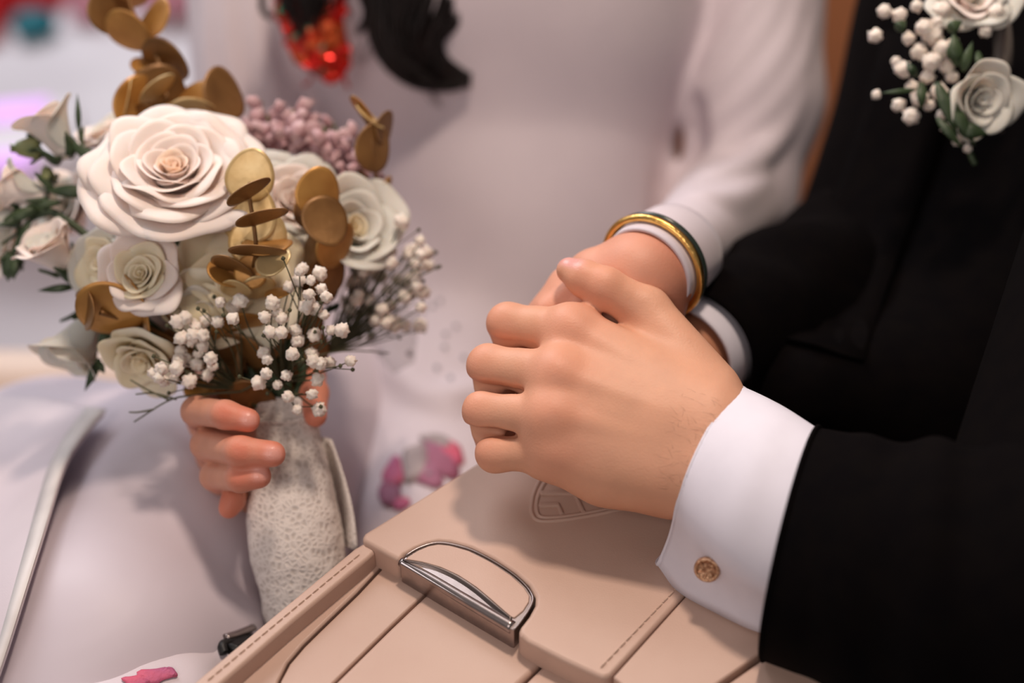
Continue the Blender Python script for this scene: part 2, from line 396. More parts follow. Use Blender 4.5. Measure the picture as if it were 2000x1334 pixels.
stitches([(404, 1330), (560, 1200), (706, 1079)], -.0028, .0044, .0034, .0004, M['thread'], con)
# release latch set into the lid
latch_out = [(783, 1095), (793, 1085), (814, 1072), (836, 1063.5), (856, 1060), (879, 1062), (918, 1073), (962, 1095), (1002, 1121), (1028, 1145), (1040, 1164), (1039, 1178), (1028, 1198), (1012, 1220), (1004, 1229), (998, 1227), (940, 1193), (860, 1146), (800, 1110), (781, 1099)]
latch = slab('latch', px(latch_out, 0), -.014, -.0006, M['chrome'], con, bevel=.0005); tag(latch, 'satin chrome lid latch with leather inlay')
ins_px = [(791, 1092), (815, 1076), (837, 1066.5), (856, 1063), (879, 1065.5), (916, 1076), (959, 1098), (998, 1124), (1023, 1147), (1034, 1164), (1033, 1176), (1022, 1193), (1005, 1207), (998, 1205), (985, 1194), (960, 1172), (930, 1147), (895, 1124), (860, 1108), (825, 1098)]
slab('latch_inlay', px(ins_px, 0), -.004, .0002, M['leather'], latch, bevel=.0006)
rim = [Pz(x, y, .0000) for x, y in latch_out[1:15]]
V, Fc = tube(rim, .00045, 8, 60); mk('latch_rim', V, Fc, M['chrome'], latch)
# finger lip: a rolled bar along the front of the latch with a scooped face behind it
A = [(783, 1097), (840, 1130), (920, 1178), (1002, 1226)]; 
V, Fc = tube([Pz(x, y, -.0025) for x, y in A], [.0022, .0026, .0028, .003], 12, 40); mk('latch_lip', V, Fc, M['chrome'], latch)
inner = cat_rom([Pz(x, y, .0) for x, y in [(792, 1095), (825, 1100), (860, 1110), (895, 1126), (930, 1149), (960, 1174), (985, 1196), (1000, 1208)]], 30)
outer = cat_rom([Pz(x, y, -.0008) for x, y in [(786, 1096), (840, 1126), (920, 1173), (1001, 1220)]], 30)
rows = []
for f in np.linspace(0, 1, 8):
    r = inner*(1-f)+outer*f; wdt = np.linalg.norm(inner-outer, axis=1)
    r = r.copy(); r[:, 2] += .0002-.25*wdt*math.sin(math.pi*f)+.0004; rows.append(r)
V = np.vstack(rows); mk('latch_scoop', V, grid_faces(8, 30), M['chrome_shaded'], latch, solid=.0006)
# embossed shield with the double M
emb_o = [(1230, 905), (1150, 900), (1085, 906), (1058, 934), (1043, 963), (1038, 990), (1040, 1006), (1049, 1016), (1066, 1018.5), (1100, 1016), (1140, 1010), (1185, 1001), (1225, 990), (1262, 965), (1262, 925), (1230, 905)]
emb_i = [(1225, 912), (1150, 908), (1092, 913), (1068, 938), (1053, 965), (1048, 986), (1050, 1003), (1057, 1010), (1075, 1011.5), (1105, 1009), (1140, 1003.5), (1180, 996), (1212, 988), (1248, 962), (1248, 930), (1225, 912)]
parts = [tube([Pz(x, y, -.0002) for x, y in q], .0011, 8, 90) for q in (emb_o, emb_i)]
em = mk('embossed_shield', *merge(parts), M['leather'], con)
bars = [[(1055, 964), (1122, 963.5), (1140, 1003)], [(1052, 988), (1090, 986.5), (1098, 1006)], [(1072, 941), (1150, 939), (1176, 990)], [(1150, 955), (1215, 950), (1218, 975)]]
def bar(line, wpx, z0, z1):
    p = [np.array(q, float) for q in line]; L = []; R = []
    for i in range(len(p)):
        t = (p[min(i+1, len(p)-1)]-p[max(i-1, 0)]); t /= np.linalg.norm(t); nn = np.array([-t[1], t[0]])
        L.append(p[i]+nn*wpx); R.append(p[i]-nn*wpx)
    return L+R[::-1]
for q in bars:
    slab('emblem_bar', px(bar(q, 4.2, 0, 0), 0), -.001, .0011, M['leather'], em, bevel=.0007)

# ------------------------------------------------------------------ seats, sill and the world outside the door
seat = empty('car_seat', [-.2, .65, -.6], 'cream leather rear seat cushion under the white dress', 'car seat')
def pad_rounded(name, c0, c1, z0, z1, m, parent, bev=.03):
    return slab(name, [(c0[0], c0[1]), (c1[0], c0[1]), (c1[0], c1[1]), (c0[0], c1[1])], z0, z1, m, parent, bevel=bev, seg=6)
for i in range(6):
    x0 = -.98+i*.27
    pad_rounded('cushion_pleat', (x0, .45), (x0+.262, .80), -.45, -.27, M['cream'], seat, .025)
pad_rounded('cushion_bolster', (-1.0, .808), (.62, .875), -.45, -.264, M['cream'], seat, .035)
pad_rounded('seat_base', (-.98, .42), (.62, .87), -.6, -.44, M['cream'], seat, .01)
back = empty('tan_seat', [.42, 1.3, -.6], 'tan leather car seat standing behind the couple', 'car seat')
rings = []
for zz, yy, t in ((-.6, 1.20, .06), (-.3, 1.21, .08), (0, 1.24, .085), (.3, 1.29, .08), (.55, 1.34, .06)):
    rings.append([np.array([.34+.30*math.copysign(abs(math.cos(a))**.4, math.cos(a)), yy+t*math.copysign(abs(math.sin(a))**.6, math.sin(a)), zz]) for a in np.linspace(0, 2*math.pi, 40, endpoint=False)])
V, Fc = loft(rings, caps=True); mk('backrest_shell', V, Fc, M['tan'], back, subsurf=1)
sill = empty('door_sill', [*Pz(60, 280, -.75)[:2], -.75], 'pale car door sill with violet light strips', 'car sill')
slab('sill_plate', px([(-260, 330), (150, 300), (150, 190), (-260, 190)], -.56), -.75, -.56, M['pave'], sill, bevel=.02)
for q in ([(-60, 246), (92, 228), (96, 192), (-60, 206)], [(-60, 330), (66, 318), (62, 292), (-60, 300)]):
    slab('light_strip', px(q, -.555), -.57, -.552, M['violet'], sill, bevel=.003)
def cushion_blob(name, prims, m, label, cat, res=.02):
    o = mk_sdf(name, sdf_mesh([dict(k=.02, p=prims)], res), m, None); tag(o, label, cat); return o
def G(x, y, z=-.75): return Pz(x, y, z)
cushion_blob('red_cloth', [rc(G(-160, -60)+[0, 0, .05], G(60, -30)+[0, 0, .06], .22, .10, .05), rc(G(-90, 30)+[0, 0, .05], G(-30, 82)+[0, 0, .03], .10, .046, .05), rc(G(-20, 0)+[0, 0, .04], G(64, 14)+[0, 0, .03], .09, .055, .05), rc(G(64, 14)+[0, 0, .03], G(98, 8)+[0, 0, .025], .055, .034, .05)], M['redcloth'], 'crumpled red cloth on the pavement outside the door', 'cloth')
cushion_blob('teal_bag', [rc(G(62, 80)+[0, 0, .034], G(92, 70)+[0, 0, .030], .034, .03, .02)], M['teal'], 'small teal bag beside the red cloth', 'bag', .01)
cushion_blob('pink_bag', [rc(G(180, 40)+[0, 0, .046], G(182, 34)+[0, 0, .09], .048, .044, .02)], M['pinkbox'], 'pink paper bag on the pavement beside the red cloth', 'bag', .012)
cushion_blob('pink_balloon', [rc(G(345, 20)+[0, 0, .095], G(350, 10)+[0, 0, .14], .10, .09, .02)], M['pinkbox'], 'pale pink balloon on the pavement behind the gold leaves', 'balloon', .012)

# ------------------------------------------------------------------ ring helper for sleeves and cuffs
def ring(cx, cy, d, ang, rmaj, rmin, T, n=48, shape=None):
    """ring whose long axis lies at image angle ang (deg, y up) and whose tube axis tilts T deg towards the camera"""
    c = P(cx, cy, d); a = math.radians(ang); T = math.radians(T)
    e1 = math.cos(a)*RX+math.sin(a)*UP
    nimg = math.sin(a)*RX-math.cos(a)*UP
    e2 = -math.sin(T)*nimg+math.cos(T)*(-FW)
    s = d/FPX; out = []
    for k in range(n):
        t = 2*math.pi*k/n
        u, v = math.cos(t), math.sin(t)
        if shape: u, v = shape(t)
        out.append(c+s*(rmaj*u*e1+rmin*v*e2))
    return np.array(out)
def lerp_rings(r, n):
    r = np.array(r); m = len(r); idx = np.linspace(0, m-1, n); out = []
    flat = cat_rom(r.reshape(m, -1), n)
    return [q.reshape(-1, 3) for q in flat]

# ------------------------------------------------------------------ the man
man = empty('person', P(2000, 900, .85)*[1, 1, 0]+[0, 0, -.3], 'person in black suit with white cuffs, clasping the bride\'s hand', 'person')
# left hand, laid over hers, back of the hand up
def lh(x, y, z): return Pz(x, y, z)
mcp = [lh(1112, 648, .076), lh(1088, 735, .070), lh(1080, 815, .060), lh(1088, 879, .046)]
pip = [lh(992, 632, .072), lh(956, 715, .064), lh(947, 803, .052), lh(967, 885, .040)]
dn = np.array([0, 0, -1.]); inn = np.array([1., 0, 0])
dip = [pip[0]+dn*.026+inn*.004+[0, .004, 0], pip[1]+dn*.028+inn*.004+[0, .004, 0], pip[2]+dn*.026+inn*.005+[0, .004, 0], pip[3]+dn*.013+inn*.004+[0, .012, 0]]
ftip = [dip[i]+dn*(.006, .006, .006, .001)[i]+inn*(.016, .016, .016, .006)[i]+np.array([0, .004 if i == 3 else 0, 0]) for i in range(4)]
rp = [.0106, .0111, .0108, .0094]
fing = []
for i in range(4):
    r = rp[i]; mid = mcp[i]*.5+pip[i]*.5
    fing.append(dict(k=.0055, p=[rc(mcp[i], mid, r*1.17, r*.92, .003), rc(mid, pip[i], r*.92, r*.95, .003), rc(pip[i], dip[i], r*.93, r*.84, .003), rc(dip[i], ftip[i], r*.82, r*.68, .003)]))
wr = [lh(1385, 800, .062), lh(1375, 845, .058), lh(1368, 890, .050), lh(1356, 930, .043)]
palm = []
for i in range(4):
    palm.append(rc(wr[i], mcp[i], .0165, (.0128, .0130, .0126, .0112)[i], .012))
    dk = (.012, .012, .008, .002)[i]; palm.append(rc(wr[i]+dn*dk, mcp[i]+dn*dk*.8, .015, .0118, .012))
    wk = (.36, .34, .30, .30)[i]; b = mcp[i]*(1-wk)+pip[i]*wk
    palm.append(rc(mcp[i], b+dn*.004, rp[i]*1.02, rp[i]*.82, .008))       # webs reach a third along the fingers
palm += [rc(lh(1185, 920, .038), lh(1300, 936, .038), .0122, .0130, .014), rc(lh(1130, 892, .042), lh(1185, 918, .038), .0100, .0122, .012)]
fore = [rc(lh(1385, 870, .048), P(1620, 1060, .552), .0255, .030, .02, ax=cv(0, .3, 1), s=1.2)]
thumb = [rc(lh(1378, 765, .060), lh(1262, 608, .080), .0165, .0118, .010), rc(lh(1262, 608, .080), lh(1182, 561, .090), .0112, .0094, .004),
         rc(lh(1182, 561, .090), lh(1140, 543, .091), .0096, .0086, .003), rc(lh(1140, 543, .091), lh(1112, 528, .091), .0086, .0064, .003)]
tend = [rc(wr[i]*.75+mcp[i]*.25+cv(0, .2, 1)*.0122, mcp[i]+cv(0, .2, 1)*.0102, .0004, .0022, .005) for i in (0, 1, 2, 3)]
knuck = [rc(mcp[i]+cv(.1, .15, 1)*.0048, None, .0076, None, .003) for i in range(4)]
gL = [dict(k=.0, p=palm), dict(k=.010, p=fore)]+[dict(k=.0018, p=f['p']) for f in fing]+[dict(k=.007, p=thumb), dict(k=.006, p=tend), dict(k=.009, p=knuck)]
# separate the fingers with shallow clefts
cl = []
for i in range(3):
    a = (pip[i]+pip[i+1])/2; b = (mcp[i]+mcp[i+1])/2
    q0 = b*(.52, .60, .62)[i]+a*(.48, .40, .38)[i]+cv(0, .1, 1)*.0045; q1 = a+(a-b)*.3+cv(0, .1, 1)*.003
    cl.append(rc(q0, q1, .0012, .0030, .002)); cl.append(rc(q0+FW*.005, q1+FW*.006, .0012, .0028, .002))
gL.append(dict(k=.004, op='s', p=cl))
gL.append(dict(k=.003, op='s', p=[rc(lh(1174, 600, .098), lh(1240, 621, .092), .0014, .0008, .001)]))
VL = sdf_mesh(gL, .00105)
# right hand, palm up underneath, mostly hidden
rw = P(1338, 696, .676)
rfing = []
for i, (x, y) in enumerate(((1040, 745), (1055, 775), (1080, 800), (1110, 820))):
    a = Pz(1190+8*i, 700+28*i, .028); b = Pz(x+60, y-20, .026); c = Pz(x, y, .032)
    rfing += chain([a, b, c], [.011, .0095, .008])
gR = [dict(k=0, p=[rc(rw, P(1640, 545, .80), .0205, .028, .012), rc(rw, Pz(1190, 705, .028), .0205, .016, .014), rc(rw, Pz(1225, 780, .026), .0205, .016, .014), rc(rw, Pz(1205, 745, .026), .0205, .016, .014)]),
      dict(k=.004, p=rfing), dict(k=.008, p=chain([P(1325, 705, .668), Pz(1262, 690, .026), Pz(1205, 675, .024)], [.015, .011, .009]))]
VR = sdf_mesh(gR, .0016)
# the rest of the body inside the clothes
gB = [dict(k=.03, p=[rc(P(2090, 980, .86), P(2160, 300, .87), .10, .12, .04), rc(P(2160, 300, .87), P(2240, -250, .88), .12, .12, .04),
                     rc(P(1620, 1060, .552), P(2150, 1160, .495), .030, .038, .02), rc(P(2150, 1160, .495), P(2440, 250, .66), .040, .055, .03), rc(P(2440, 250, .66), P(2240, -250, .88), .06, .09, .05),
                     rc(P(1640, 545, .80), P(1960, 420, .95), .032, .040, .02), rc(P(1960, 420, .95), P(2240, -250, .92), .040, .055, .03),
                     rc(P(2130, 1000, .84), P(2150, 1520, .62), .075, .065, .04), rc(P(2240, -250, .88), P(2260, -460, .87), .06, .06, .03), rc(P(2260, -620, .86), None, .10, None, .03)])]
VB = sdf_mesh(gB, .008, bounds=SEATB)
def join_sdf(*ms):
    V = []; Q = []; o = 0
    for v, q in ms: V.append(v); Q.append(q+o); o += len(v)
    return np.vstack(V), np.vstack(Q)
VM = join_sdf(VL, VR, VB); V = VM[0]
top = cv(0, .2, 1)
red = falloff(V, [m+top*.012 for m in mcp]+[p+cv(-1, .2, .8)*.009 for p in pip]+[lh(1150, 545, .1)], [.017]*4+[.012]*4+[.020])*.5
for i in range(4): red = np.maximum(red, falloff(V, [ftip[i], dip[i]], .012))
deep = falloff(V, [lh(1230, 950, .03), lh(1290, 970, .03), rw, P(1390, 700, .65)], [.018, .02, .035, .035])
nailc = lh(1112, 511, .0955)
nl = np.exp(-(((V-nailc)@cv(1, -.35, 0))/.0072)**4-(((V-nailc)@cv(.35, 1, 0))/.0034)**4-(((V-nailc)@(-FW))/.012)**4)
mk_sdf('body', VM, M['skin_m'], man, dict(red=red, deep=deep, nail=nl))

# near cuff: a French cuff, pinched into a flange that carries the link
def cuff_ring(cx, cy, d, ang, rmaj, rmin, T, tail, tdir, gap):
    R = ring(cx, cy, d, ang, rmaj, rmin, T, 48)
    s = d/FPX; td = (tdir[0]*RX-tdir[1]*UP); td = td/np.linalg.norm(td)
    end = R[24]                                     # image-lower end of the ring
    front = R[19]; backp = R[29]
    out = list(R[:17]) + [R[17]*.75+R[18]*.25]
    tipf = end+td*tail*s-FW*gap; tipb = end+td*tail*s*.97+FW*gap
    st = out[-1]
    for f in np.linspace(.2, 1, 7):
        c = st*(1-f)+tipf*f; bow = math.sin(math.pi*f)*.0035; out.append(c+FW*bow+RX*bow*.5)
    en = R[30]
    for f in np.linspace(0, .8, 7):
        out.append(tipb*(1-f)+en*f)
    out += list(R[31:])
    return np.array(out)
cr = [cuff_ring(1388, 905, .592, 66, 160, 150, 22, 62, (-.62, .78), .0030),
      cuff_ring(1425, 935, .584, 68, 172, 158, 22, 72, (-.40, .92), .0022),
      cuff_ring(1472, 972, .574, 71, 184, 162, 21, 52, (-.12, .99), .0018),
      cuff_ring(1522, 1008, .566, 74, 190, 156, 21, 36, (-.0, .99), .0018),
      cuff_ring(1590, 1046, .556, 76, 186, 150, 21, 22, (-.0, .99), .0018)]
Vc, Fc = loft(lerp_rings(cr, 26)); Vc[:, 2] = np.maximum(Vc[:, 2], .0010); cuff = mk('shirt_cuff', Vc, Fc, M['shirt'], man, solid=.0014, offset=0)
bv = bvh_of(Vc, Fc)
# stitched edge roll of the cuff
Vt, Ft = tube(np.vstack([cr[0], cr[0][:1]]), .0010, 8, 120, caps=False); mk('cuff_edge', Vt, Ft, M['shirt'], cuff)
# cuff link
p, nrm = drape(bv, 1391, 1102, .0030, .575)
nrm = nrm-1.6*FW; nrm = nrm/np.linalg.norm(nrm); nz_ = Vector(nrm); q = nz_.to_track_quat('Z', 'Y'); q3 = np.array(q.to_matrix())
prof = [(0, .0016), (.0030, .0015), (.0040, .0018), (.0046, .0026), (.0053, .0026), (.0058, .0018), (.0058, .0004), (.0040, -.0004)]
V = []; Fc = []; n = 28
for i, (r, z) in enumerate(prof):
    for k in range(n):
        a = 2*math.pi*k/n; V.append(p+q3@np.array([r*math.cos(a), r*math.sin(a), z]))
Fc = [(i*n+k, (i+1)*n+k, (i+1)*n+(k+1) % n, i*n+(k+1) % n) for i in range(len(prof)-1) for k in range(n)]
link_o = mk('cufflink', V, Fc, M['cuffgold'], cuff); tag(link_o, 'round pale gold cufflink with carved face')
for an in (20, 75, 140, 205, 265, 320):
    c0 = math.radians(an)
    V, Fc = tube([p+q3@np.array([.0040*math.cos(c0+.3*t)*(1-t*.7), .0040*math.sin(c0+.3*t)*(1-t*.7), .0021]) for t in (0, .5, 1)], [.0006, .0005, .0003], 6, 8)
    mk('carved_leaf', V, Fc, M['cuffgold'], cuff)
# near sleeve, resting on the console: cloth that would pass through the leather lies flat on it
def rest(V):
    V = np.array(V); zm = np.interp(V[:, 0], [.165, .22], [.0012, -.06])
    V[:, 2] = np.maximum(V[:, 2], zm); return V
def wrinkle(rs, amp, freq, seed, lo=.15):
    out = []
    m = len(rs)
    for i, r in enumerate(rs):
        c = r.mean(0); t = i/(m-1); q = r.copy()
        for k in range(len(r)):
            a = 2*math.pi*k/len(r); d = r[k]-c; d = d/np.linalg.norm(d)
            wv = math.sin(freq*t*2*math.pi+1.6*math.sin(a+seed)+seed)*.6+.6*mnoise.noise(Vector((t*freq*1.3, math.cos(a)*1.4, math.sin(a)*1.4+seed)))
            q[k] = r[k]+d*amp*wv*min(1, max(0, (t-lo)/.25))
        out.append(q)
    return out
sr = [ring(1546, 1062, .558, 77, 233, 205, 20), ring(1630, 1085, .542, 78, 242, 212, 20), ring(1760, 1120, .520, 80, 262, 225, 19), ring(1900, 1150, .500, 82, 285, 240, 18), ring(2080, 1180, .480, 84, 310, 255, 16), ring(2300, 1200, .462, 85, 330, 265, 12)]
Vs, Fs = loft(wrinkle(lerp_rings(sr, 60), .0042, 4.2, 1.2))
Vs = rest(Vs); sleeve = mk('jacket_sleeve', Vs, Fs, M['suit'], man, solid=.0022, offset=-1)
hem0 = rest(sr[0])+[0, 0, .0006]; Vt, Ft = tube(np.vstack([hem0, hem0[:1]]), .0011, 8, 120, caps=False); mk('sleeve_hem', Vt, Ft, M['suit'], sleeve)
# far cuff and far sleeve (opening towards the camera side)
fc = [ring(1328, 698, 0.668, 128, 110, 104, -50), ring(1344, 686, 0.676, 128, 113, 107, -50), ring(1370, 668, 0.691, 128, 113, 107, -50), ring(1410, 645, 0.711, 128, 110, 106, -50)]
Vf, Ff = loft(lerp_rings(fc, 12)); cuff2 = mk('shirt_cuff', Vf, Ff, M['shirt'], man, solid=.0016, offset=0)
Vt, Ft = tube(np.vstack([fc[0], fc[0][:1]]), .0012, 8, 90, caps=False); mk('cuff_edge', Vt, Ft, M['shirt'], cuff2)
fs = [ring(1352, 684, 0.676, 128, 134, 127, -50), ring(1440, 642, 0.712, 128, 146, 134, -46), ring(1550, 592, 0.756, 127, 154, 142, -42), ring(1692, 517, 0.818, 126, 166, 150, -36), ring(1850, 440, .88, 124, 176, 160, -26), ring(1960, 400, .94, 122, 185, 165, -18)]
Vs, Fs = loft(wrinkle(lerp_rings(fs, 50), .006, 4.6, 3.1)); mk('jacket_sleeve', Vs, Fs, M['suit'], man, solid=.0022, offset=-1)
# jacket torso with lapel and trousers
gJ = [dict(k=.03, p=[rc(P(1560, 765, .690), P(1800, 800, .745), .030, .065, .03), rc(P(1800, 800, .745), P(1925, 760, .82), .065, .13, .03), rc(P(1925, 760, .84), P(2160, 80, .85), .150, .158, .03, ax=cv(.2, .3, 1), s=1.15), rc(P(2160, 80, .85), P(2260, -250, .86), .158, .16, .03, ax=cv(.2, .3, 1), s=1.15), rc(P(1925, 760, .84), P(1960, 1020, .86), .150, .140, .03)]),
      dict(k=.04, p=[rc(P(2150, 1120, .50), P(2420, 250, .66), .066, .085, .03), rc(P(2420, 250, .66), P(2260, -250, .86), .085, .12, .05), rc(P(1960, 420, .95), P(2260, -250, .92), .06, .08, .03)])]
VJ = sdf_mesh(gJ, .006, bounds=SEATB); jack = mk_sdf('jacket', VJ, M['suit'], man)
bvJ = bvh_of(*VJ)
lp = [(1730, 60), (1700, 160), (1672, 260), (1640, 350), (1600, 460), (1560, 570), (1525, 670)]
rows = []
for x, y in lp:
    rows.append([drape(bvJ, x+dx, y+dx*.25, .0025+.001*math.sin(dx/30), .75)[0] for dx in (8, 30, 70, 115, 160)])
V = np.vstack(rows); mk('lapel', V, grid_faces(len(rows), 5), M['suit'], jack, solid=.0016)
gT = [dict(k=.03, p=[rc(P(2130, 1010, .84), P(2160, 1560, .61), .095, .085, .03), rc(P(1900, 940, .95), P(1830, 1150, .93), .09, .08, .03)])]
mk_sdf('trousers', sdf_mesh(gT, .007, bounds=SEATB), M['suit'], man)
# fine hair at the wrist
hp = []
bvL = bvh_of(*VL)
for i in range(150):
    x = 1290+RNG.random()*130; y = 690+RNG.random()*270
    if (x-1290)*1.0 < (880-y)*.35 or y < 760: continue
    a, nn = drape(bvL, x, y, .0)
    if a is None: continue
    t = cv(-.6+.5*RNG.normal(), .5+.4*RNG.normal(), .1); t = t-nn*np.dot(t, nn); ln = .003+.003*RNG.random()
    hp.append(tube([a, a+t*ln*.5+nn*.0008, a+t*ln+nn*.0006], [.00003, .000025, .00001], 3))
if hp: tag(mk('arm_hair', *merge(hp), M['hair'], man), kind='stuff')

# ------------------------------------------------------------------ the bride
bride = empty('person', P(950, 620, 1.0)*[1, 1, 0]+[0, 0, -.3], 'person in long-sleeved white dress holding a bouquet of roses', 'person')
# left hand between his hands
bw = P(1246, 545, .632); bc = P(1275, 522, .643); be = P(1306, 498, .664)   # heel of the hand, wrist inside the bangle, forearm
bm = [Pz(1160, 535, .080), Pz(1180, 572, .076), Pz(1212, 606, .070), Pz(1248, 640, .062)]
bp = [Pz(1075, 612, .066), Pz(1090, 660, .060), Pz(1120, 700, .055), Pz(1170, 730, .05)]
bt = [q+np.array([-.006, -.004, -.02]) for q in bp]
gb = [dict(k=0, p=[rc(bw+RX*o, bm[i], .0160, .0112, .010) for i, o in enumerate((-.005, -.002, .002, .005))]+[rc(bw+RX*o+FW*.002, bm[i]+FW*.006, .0155, .0100, .010) for i, o in enumerate((-.005, -.002, .002, .005))]
      + [rc(bw, bc, .0178, .0185, .014), rc(bc, be, .0183, .0160, .010), rc(be, P(1326, 488, .72), .0160, .0160, .010), rc(P(1285, 580, .638), P(1294, 622, .634), .0105, .0090, .012)])]
for i in range(4):
    gb.append(dict(k=.004, p=chain([bm[i], bp[i], bt[i]], [.0098, .0086, .0076])))
gb.append(dict(k=.006, p=chain([P(1216, 526, .638), Pz(1110, 560, .070), Pz(1040, 640, .055)], [.013, .010, .0085])))
gb.append(dict(k=.006, p=[rc(bw*.5+bm[i]*.5-FW*.014, bm[i]-FW*.0105, .0014, .002, .003) for i in range(3)]))
VbL = sdf_mesh(gb, .0013)
# right hand gripping the wrapped stems
dH = .646
def F3(pts, rs): return chain([P(*q) for q in pts], rs)
idx_ = F3([(392, 812, .670), (384, 803, .642), (440, 810, .618), (484, 821, .616)], [.0086, .0074, .0068, .0060])
mid_ = F3([(412, 880, .674), (404, 868, .642), (470, 882, .612), (532, 887, .611)], [.0086, .0078, .0072, .0064])
rin_ = F3([(432, 938, .674), (420, 930, .642), (470, 934, .616), (506, 930, .614)], [.0082, .0072, .0066, .0060])
pin_ = F3([(470, 970, .680), (462, 962, .655), (455, 978, .640), (447, 993, .638)], [.0070, .0060, .0056, .0052])
thm_ = F3([(540, 720, .72), (600, 735, .69), (612, 768, .668), (616, 812, .655)], [.013, .0096, .0078, .0060])
pal_ = [rc(P(460, 740, .735), P(402, 818, .684), .018, .0105, .010), rc(P(465, 745, .735), P(418, 880, .688), .018, .0105, .010), rc(P(470, 750, .735), P(440, 936, .688), .017, .0100, .010), rc(P(475, 755, .735), P(472, 968, .690), .017, .010, .010), rc(P(470, 740, .74), P(560, 730, .715), .018, .014, .012), rc(P(465, 730, .74), P(490, 480, .88), .023, .032, .012)]
gr = [dict(k=0, p=pal_)]+[dict(k=.0012, p=q) for q in (idx_, mid_, rin_, pin_)]+[dict(k=.006, p=thm_)]
VbR = sdf_mesh(gr, .0012)
gB2 = [dict(k=.03, p=[rc(P(985, 560, 1.04), P(960, 60, 1.03), .07, .075, .04), rc(P(960, 60, 1.03), P(960, -350, 1.0), .075, .07, .04), rc(P(960, -350, .98), P(960, -520, .97), .05, .05, .03), rc(P(960, -660, .95), None, .095, None, .03),
      rc(P(1326, 488, .72), P(1420, 415, .96), .017, .026, .02), rc(P(1420, 415, .96), P(1490, 250, .98), .026, .034, .02), rc(P(1490, 250, .98), P(1500, -250, .99), .034, .04, .02), rc(P(1500, -250, .99), P(960, -350, .98), .045, .05, .03),
      rc(P(490, 480, .88), P(520, 380, .98), .03, .034, .02), rc(P(520, 380, .98), P(480, -250, .96), .034, .042, .02), rc(P(480, -250, .96), P(960, -350, .98), .042, .05, .03),
      rc(P(985, 560, 1.02), P(880, 1000, .92), .07, .06, .03), rc(P(900, 600, 1.04), P(330, 1150, .80), .07, .055, .03)])]
VbB = sdf_mesh(gB2, .008, bounds=SEATB)
VW = join_sdf(VbL, VbR, VbB); V = VW[0]
tips = [P(484, 821, .612), P(532, 887, .607), P(506, 929, .610), P(447, 993, .638), P(616, 812, .655)]
red = falloff(V, tips+[P(440, 810, .61), P(470, 882, .605), P(470, 932, .61), P(600, 770, .67)], [.012]*5+[.008]*3+[.016])
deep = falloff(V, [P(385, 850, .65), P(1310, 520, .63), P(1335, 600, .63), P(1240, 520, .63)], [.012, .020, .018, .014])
nl = np.zeros(len(V))
for c, dr in ((P(489, 820, .6085), (1, -.1)), (P(536, 886, .6035), (1, 0)), (P(511, 927, .607), (1, .05))):
    a1 = cv(dr[0], dr[1], 0); a2 = cv(-dr[1], dr[0], 0)
    nl = np.maximum(nl, np.exp(-(((V-c)@a1)/.0052)**4-(((V-c)@a2)/.0036)**4-(((V-c)@(-FW))/.005)**4))
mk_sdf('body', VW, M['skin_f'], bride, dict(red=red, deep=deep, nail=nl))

# dress: bodice, sleeves and lap in one smooth cloth, with gathered folds at the arm
def fold(pts, d, r, k=.008):
    pts = [P(x, y, d if np.isscalar(d) else d[i]) for i, (x, y) in enumerate(pts)]
    pts = cat_rom(pts, 6); n = len(pts)-1
    return [rc(pts[i], pts[i+1], r*(.55+.45*math.sin(math.pi*i/n)), r*(.55+.45*math.sin(math.pi*(i+1)/n)), k) for i in range(n)]
def fold_on(bvh, pts, r, sink=.35, k=.006, n=12, dflt=.93):
    xy = cat_rom(np.array(pts, float), n); q = []
    for x, y in xy:
        p_, nn = drape(bvh, x, y, 0, None)
        if p_ is not None: q.append(p_-nn*r*sink)
    if len(q) < 4: return []
    q = np.array(q)
    for _ in range(3): q[1:-1] = (q[:-2]+q[2:]+2*q[1:-1])/4
    m = len(q)-1; w = lambda i: r*(.45+.55*math.sin(math.pi*i/m))
    q = np.array([q[i]-(-FW)*0 for i in range(m+1)])
    return [rc(q[i], q[i+1], w(i), w(i+1), k) for i in range(m)]
fwd = np.array([0, 1., .25])
arm = [rc(P(1505, -260, .985), P(1474, 200, .965), .048, .048, .02), rc(P(1474, 200, .965), P(1432, 400, .96), .048, .043, .02), rc(P(1432, 400, .96), P(1316, 495, .70), .042, .0215, .02)]
armR = [rc(P(470, -260, .965), P(505, 380, .985), .047, .044, .02), rc(P(505, 380, .985), P(475, 640, .80), .044, .030, .02)]
tor = [rc(P(1000, 570, 1.02), P(985, 330, 1.015), .112, .118, .03, ax=fwd, s=1.25), rc(P(985, 330, 1.015), P(972, 70, 1.0), .124, .155, .03, ax=fwd, s=1.32), rc(P(972, 70, 1.0), P(965, -300, 1.0), .155, .158, .03, ax=fwd, s=1.34),
       rc(P(1120, 30, .955), P(1130, -120, .95), .062, .062, .04), rc(P(800, 30, .955), P(790, -120, .95), .062, .062, .04),
       rc(P(1000, 470, .975), None, .075, None, .05), rc(P(478, -262, .968), P(960, -345, .995), .060, .085, .03), rc(P(1503, -262, .985), P(960, -345, .995), .060, .085, .03)]
lap = [rc(P(1120, 680, 1.02), P(870, 800, .93), .085, .075, .03), rc(P(870, 800, .93), P(836, 1075, .825), .075, .066, .03), rc(P(1180, 560, 1.05), P(800, 640, 1.03), .10, .10, .04)]
cre = fold([(1352, 220), (1348, 300), (1330, 380), (1312, 470)], [.945, .95, .95, .94], .018)+fold([(640, 560), (800, 600), (960, 590), (1100, 560)], [.96, .945, .94, .95], .010)
b0 = bvh_of(*sdf_mesh([dict(k=0, p=tor), dict(k=.010, p=arm), dict(k=.012, p=armR), dict(k=.045, p=lap)], .007))
folds = []
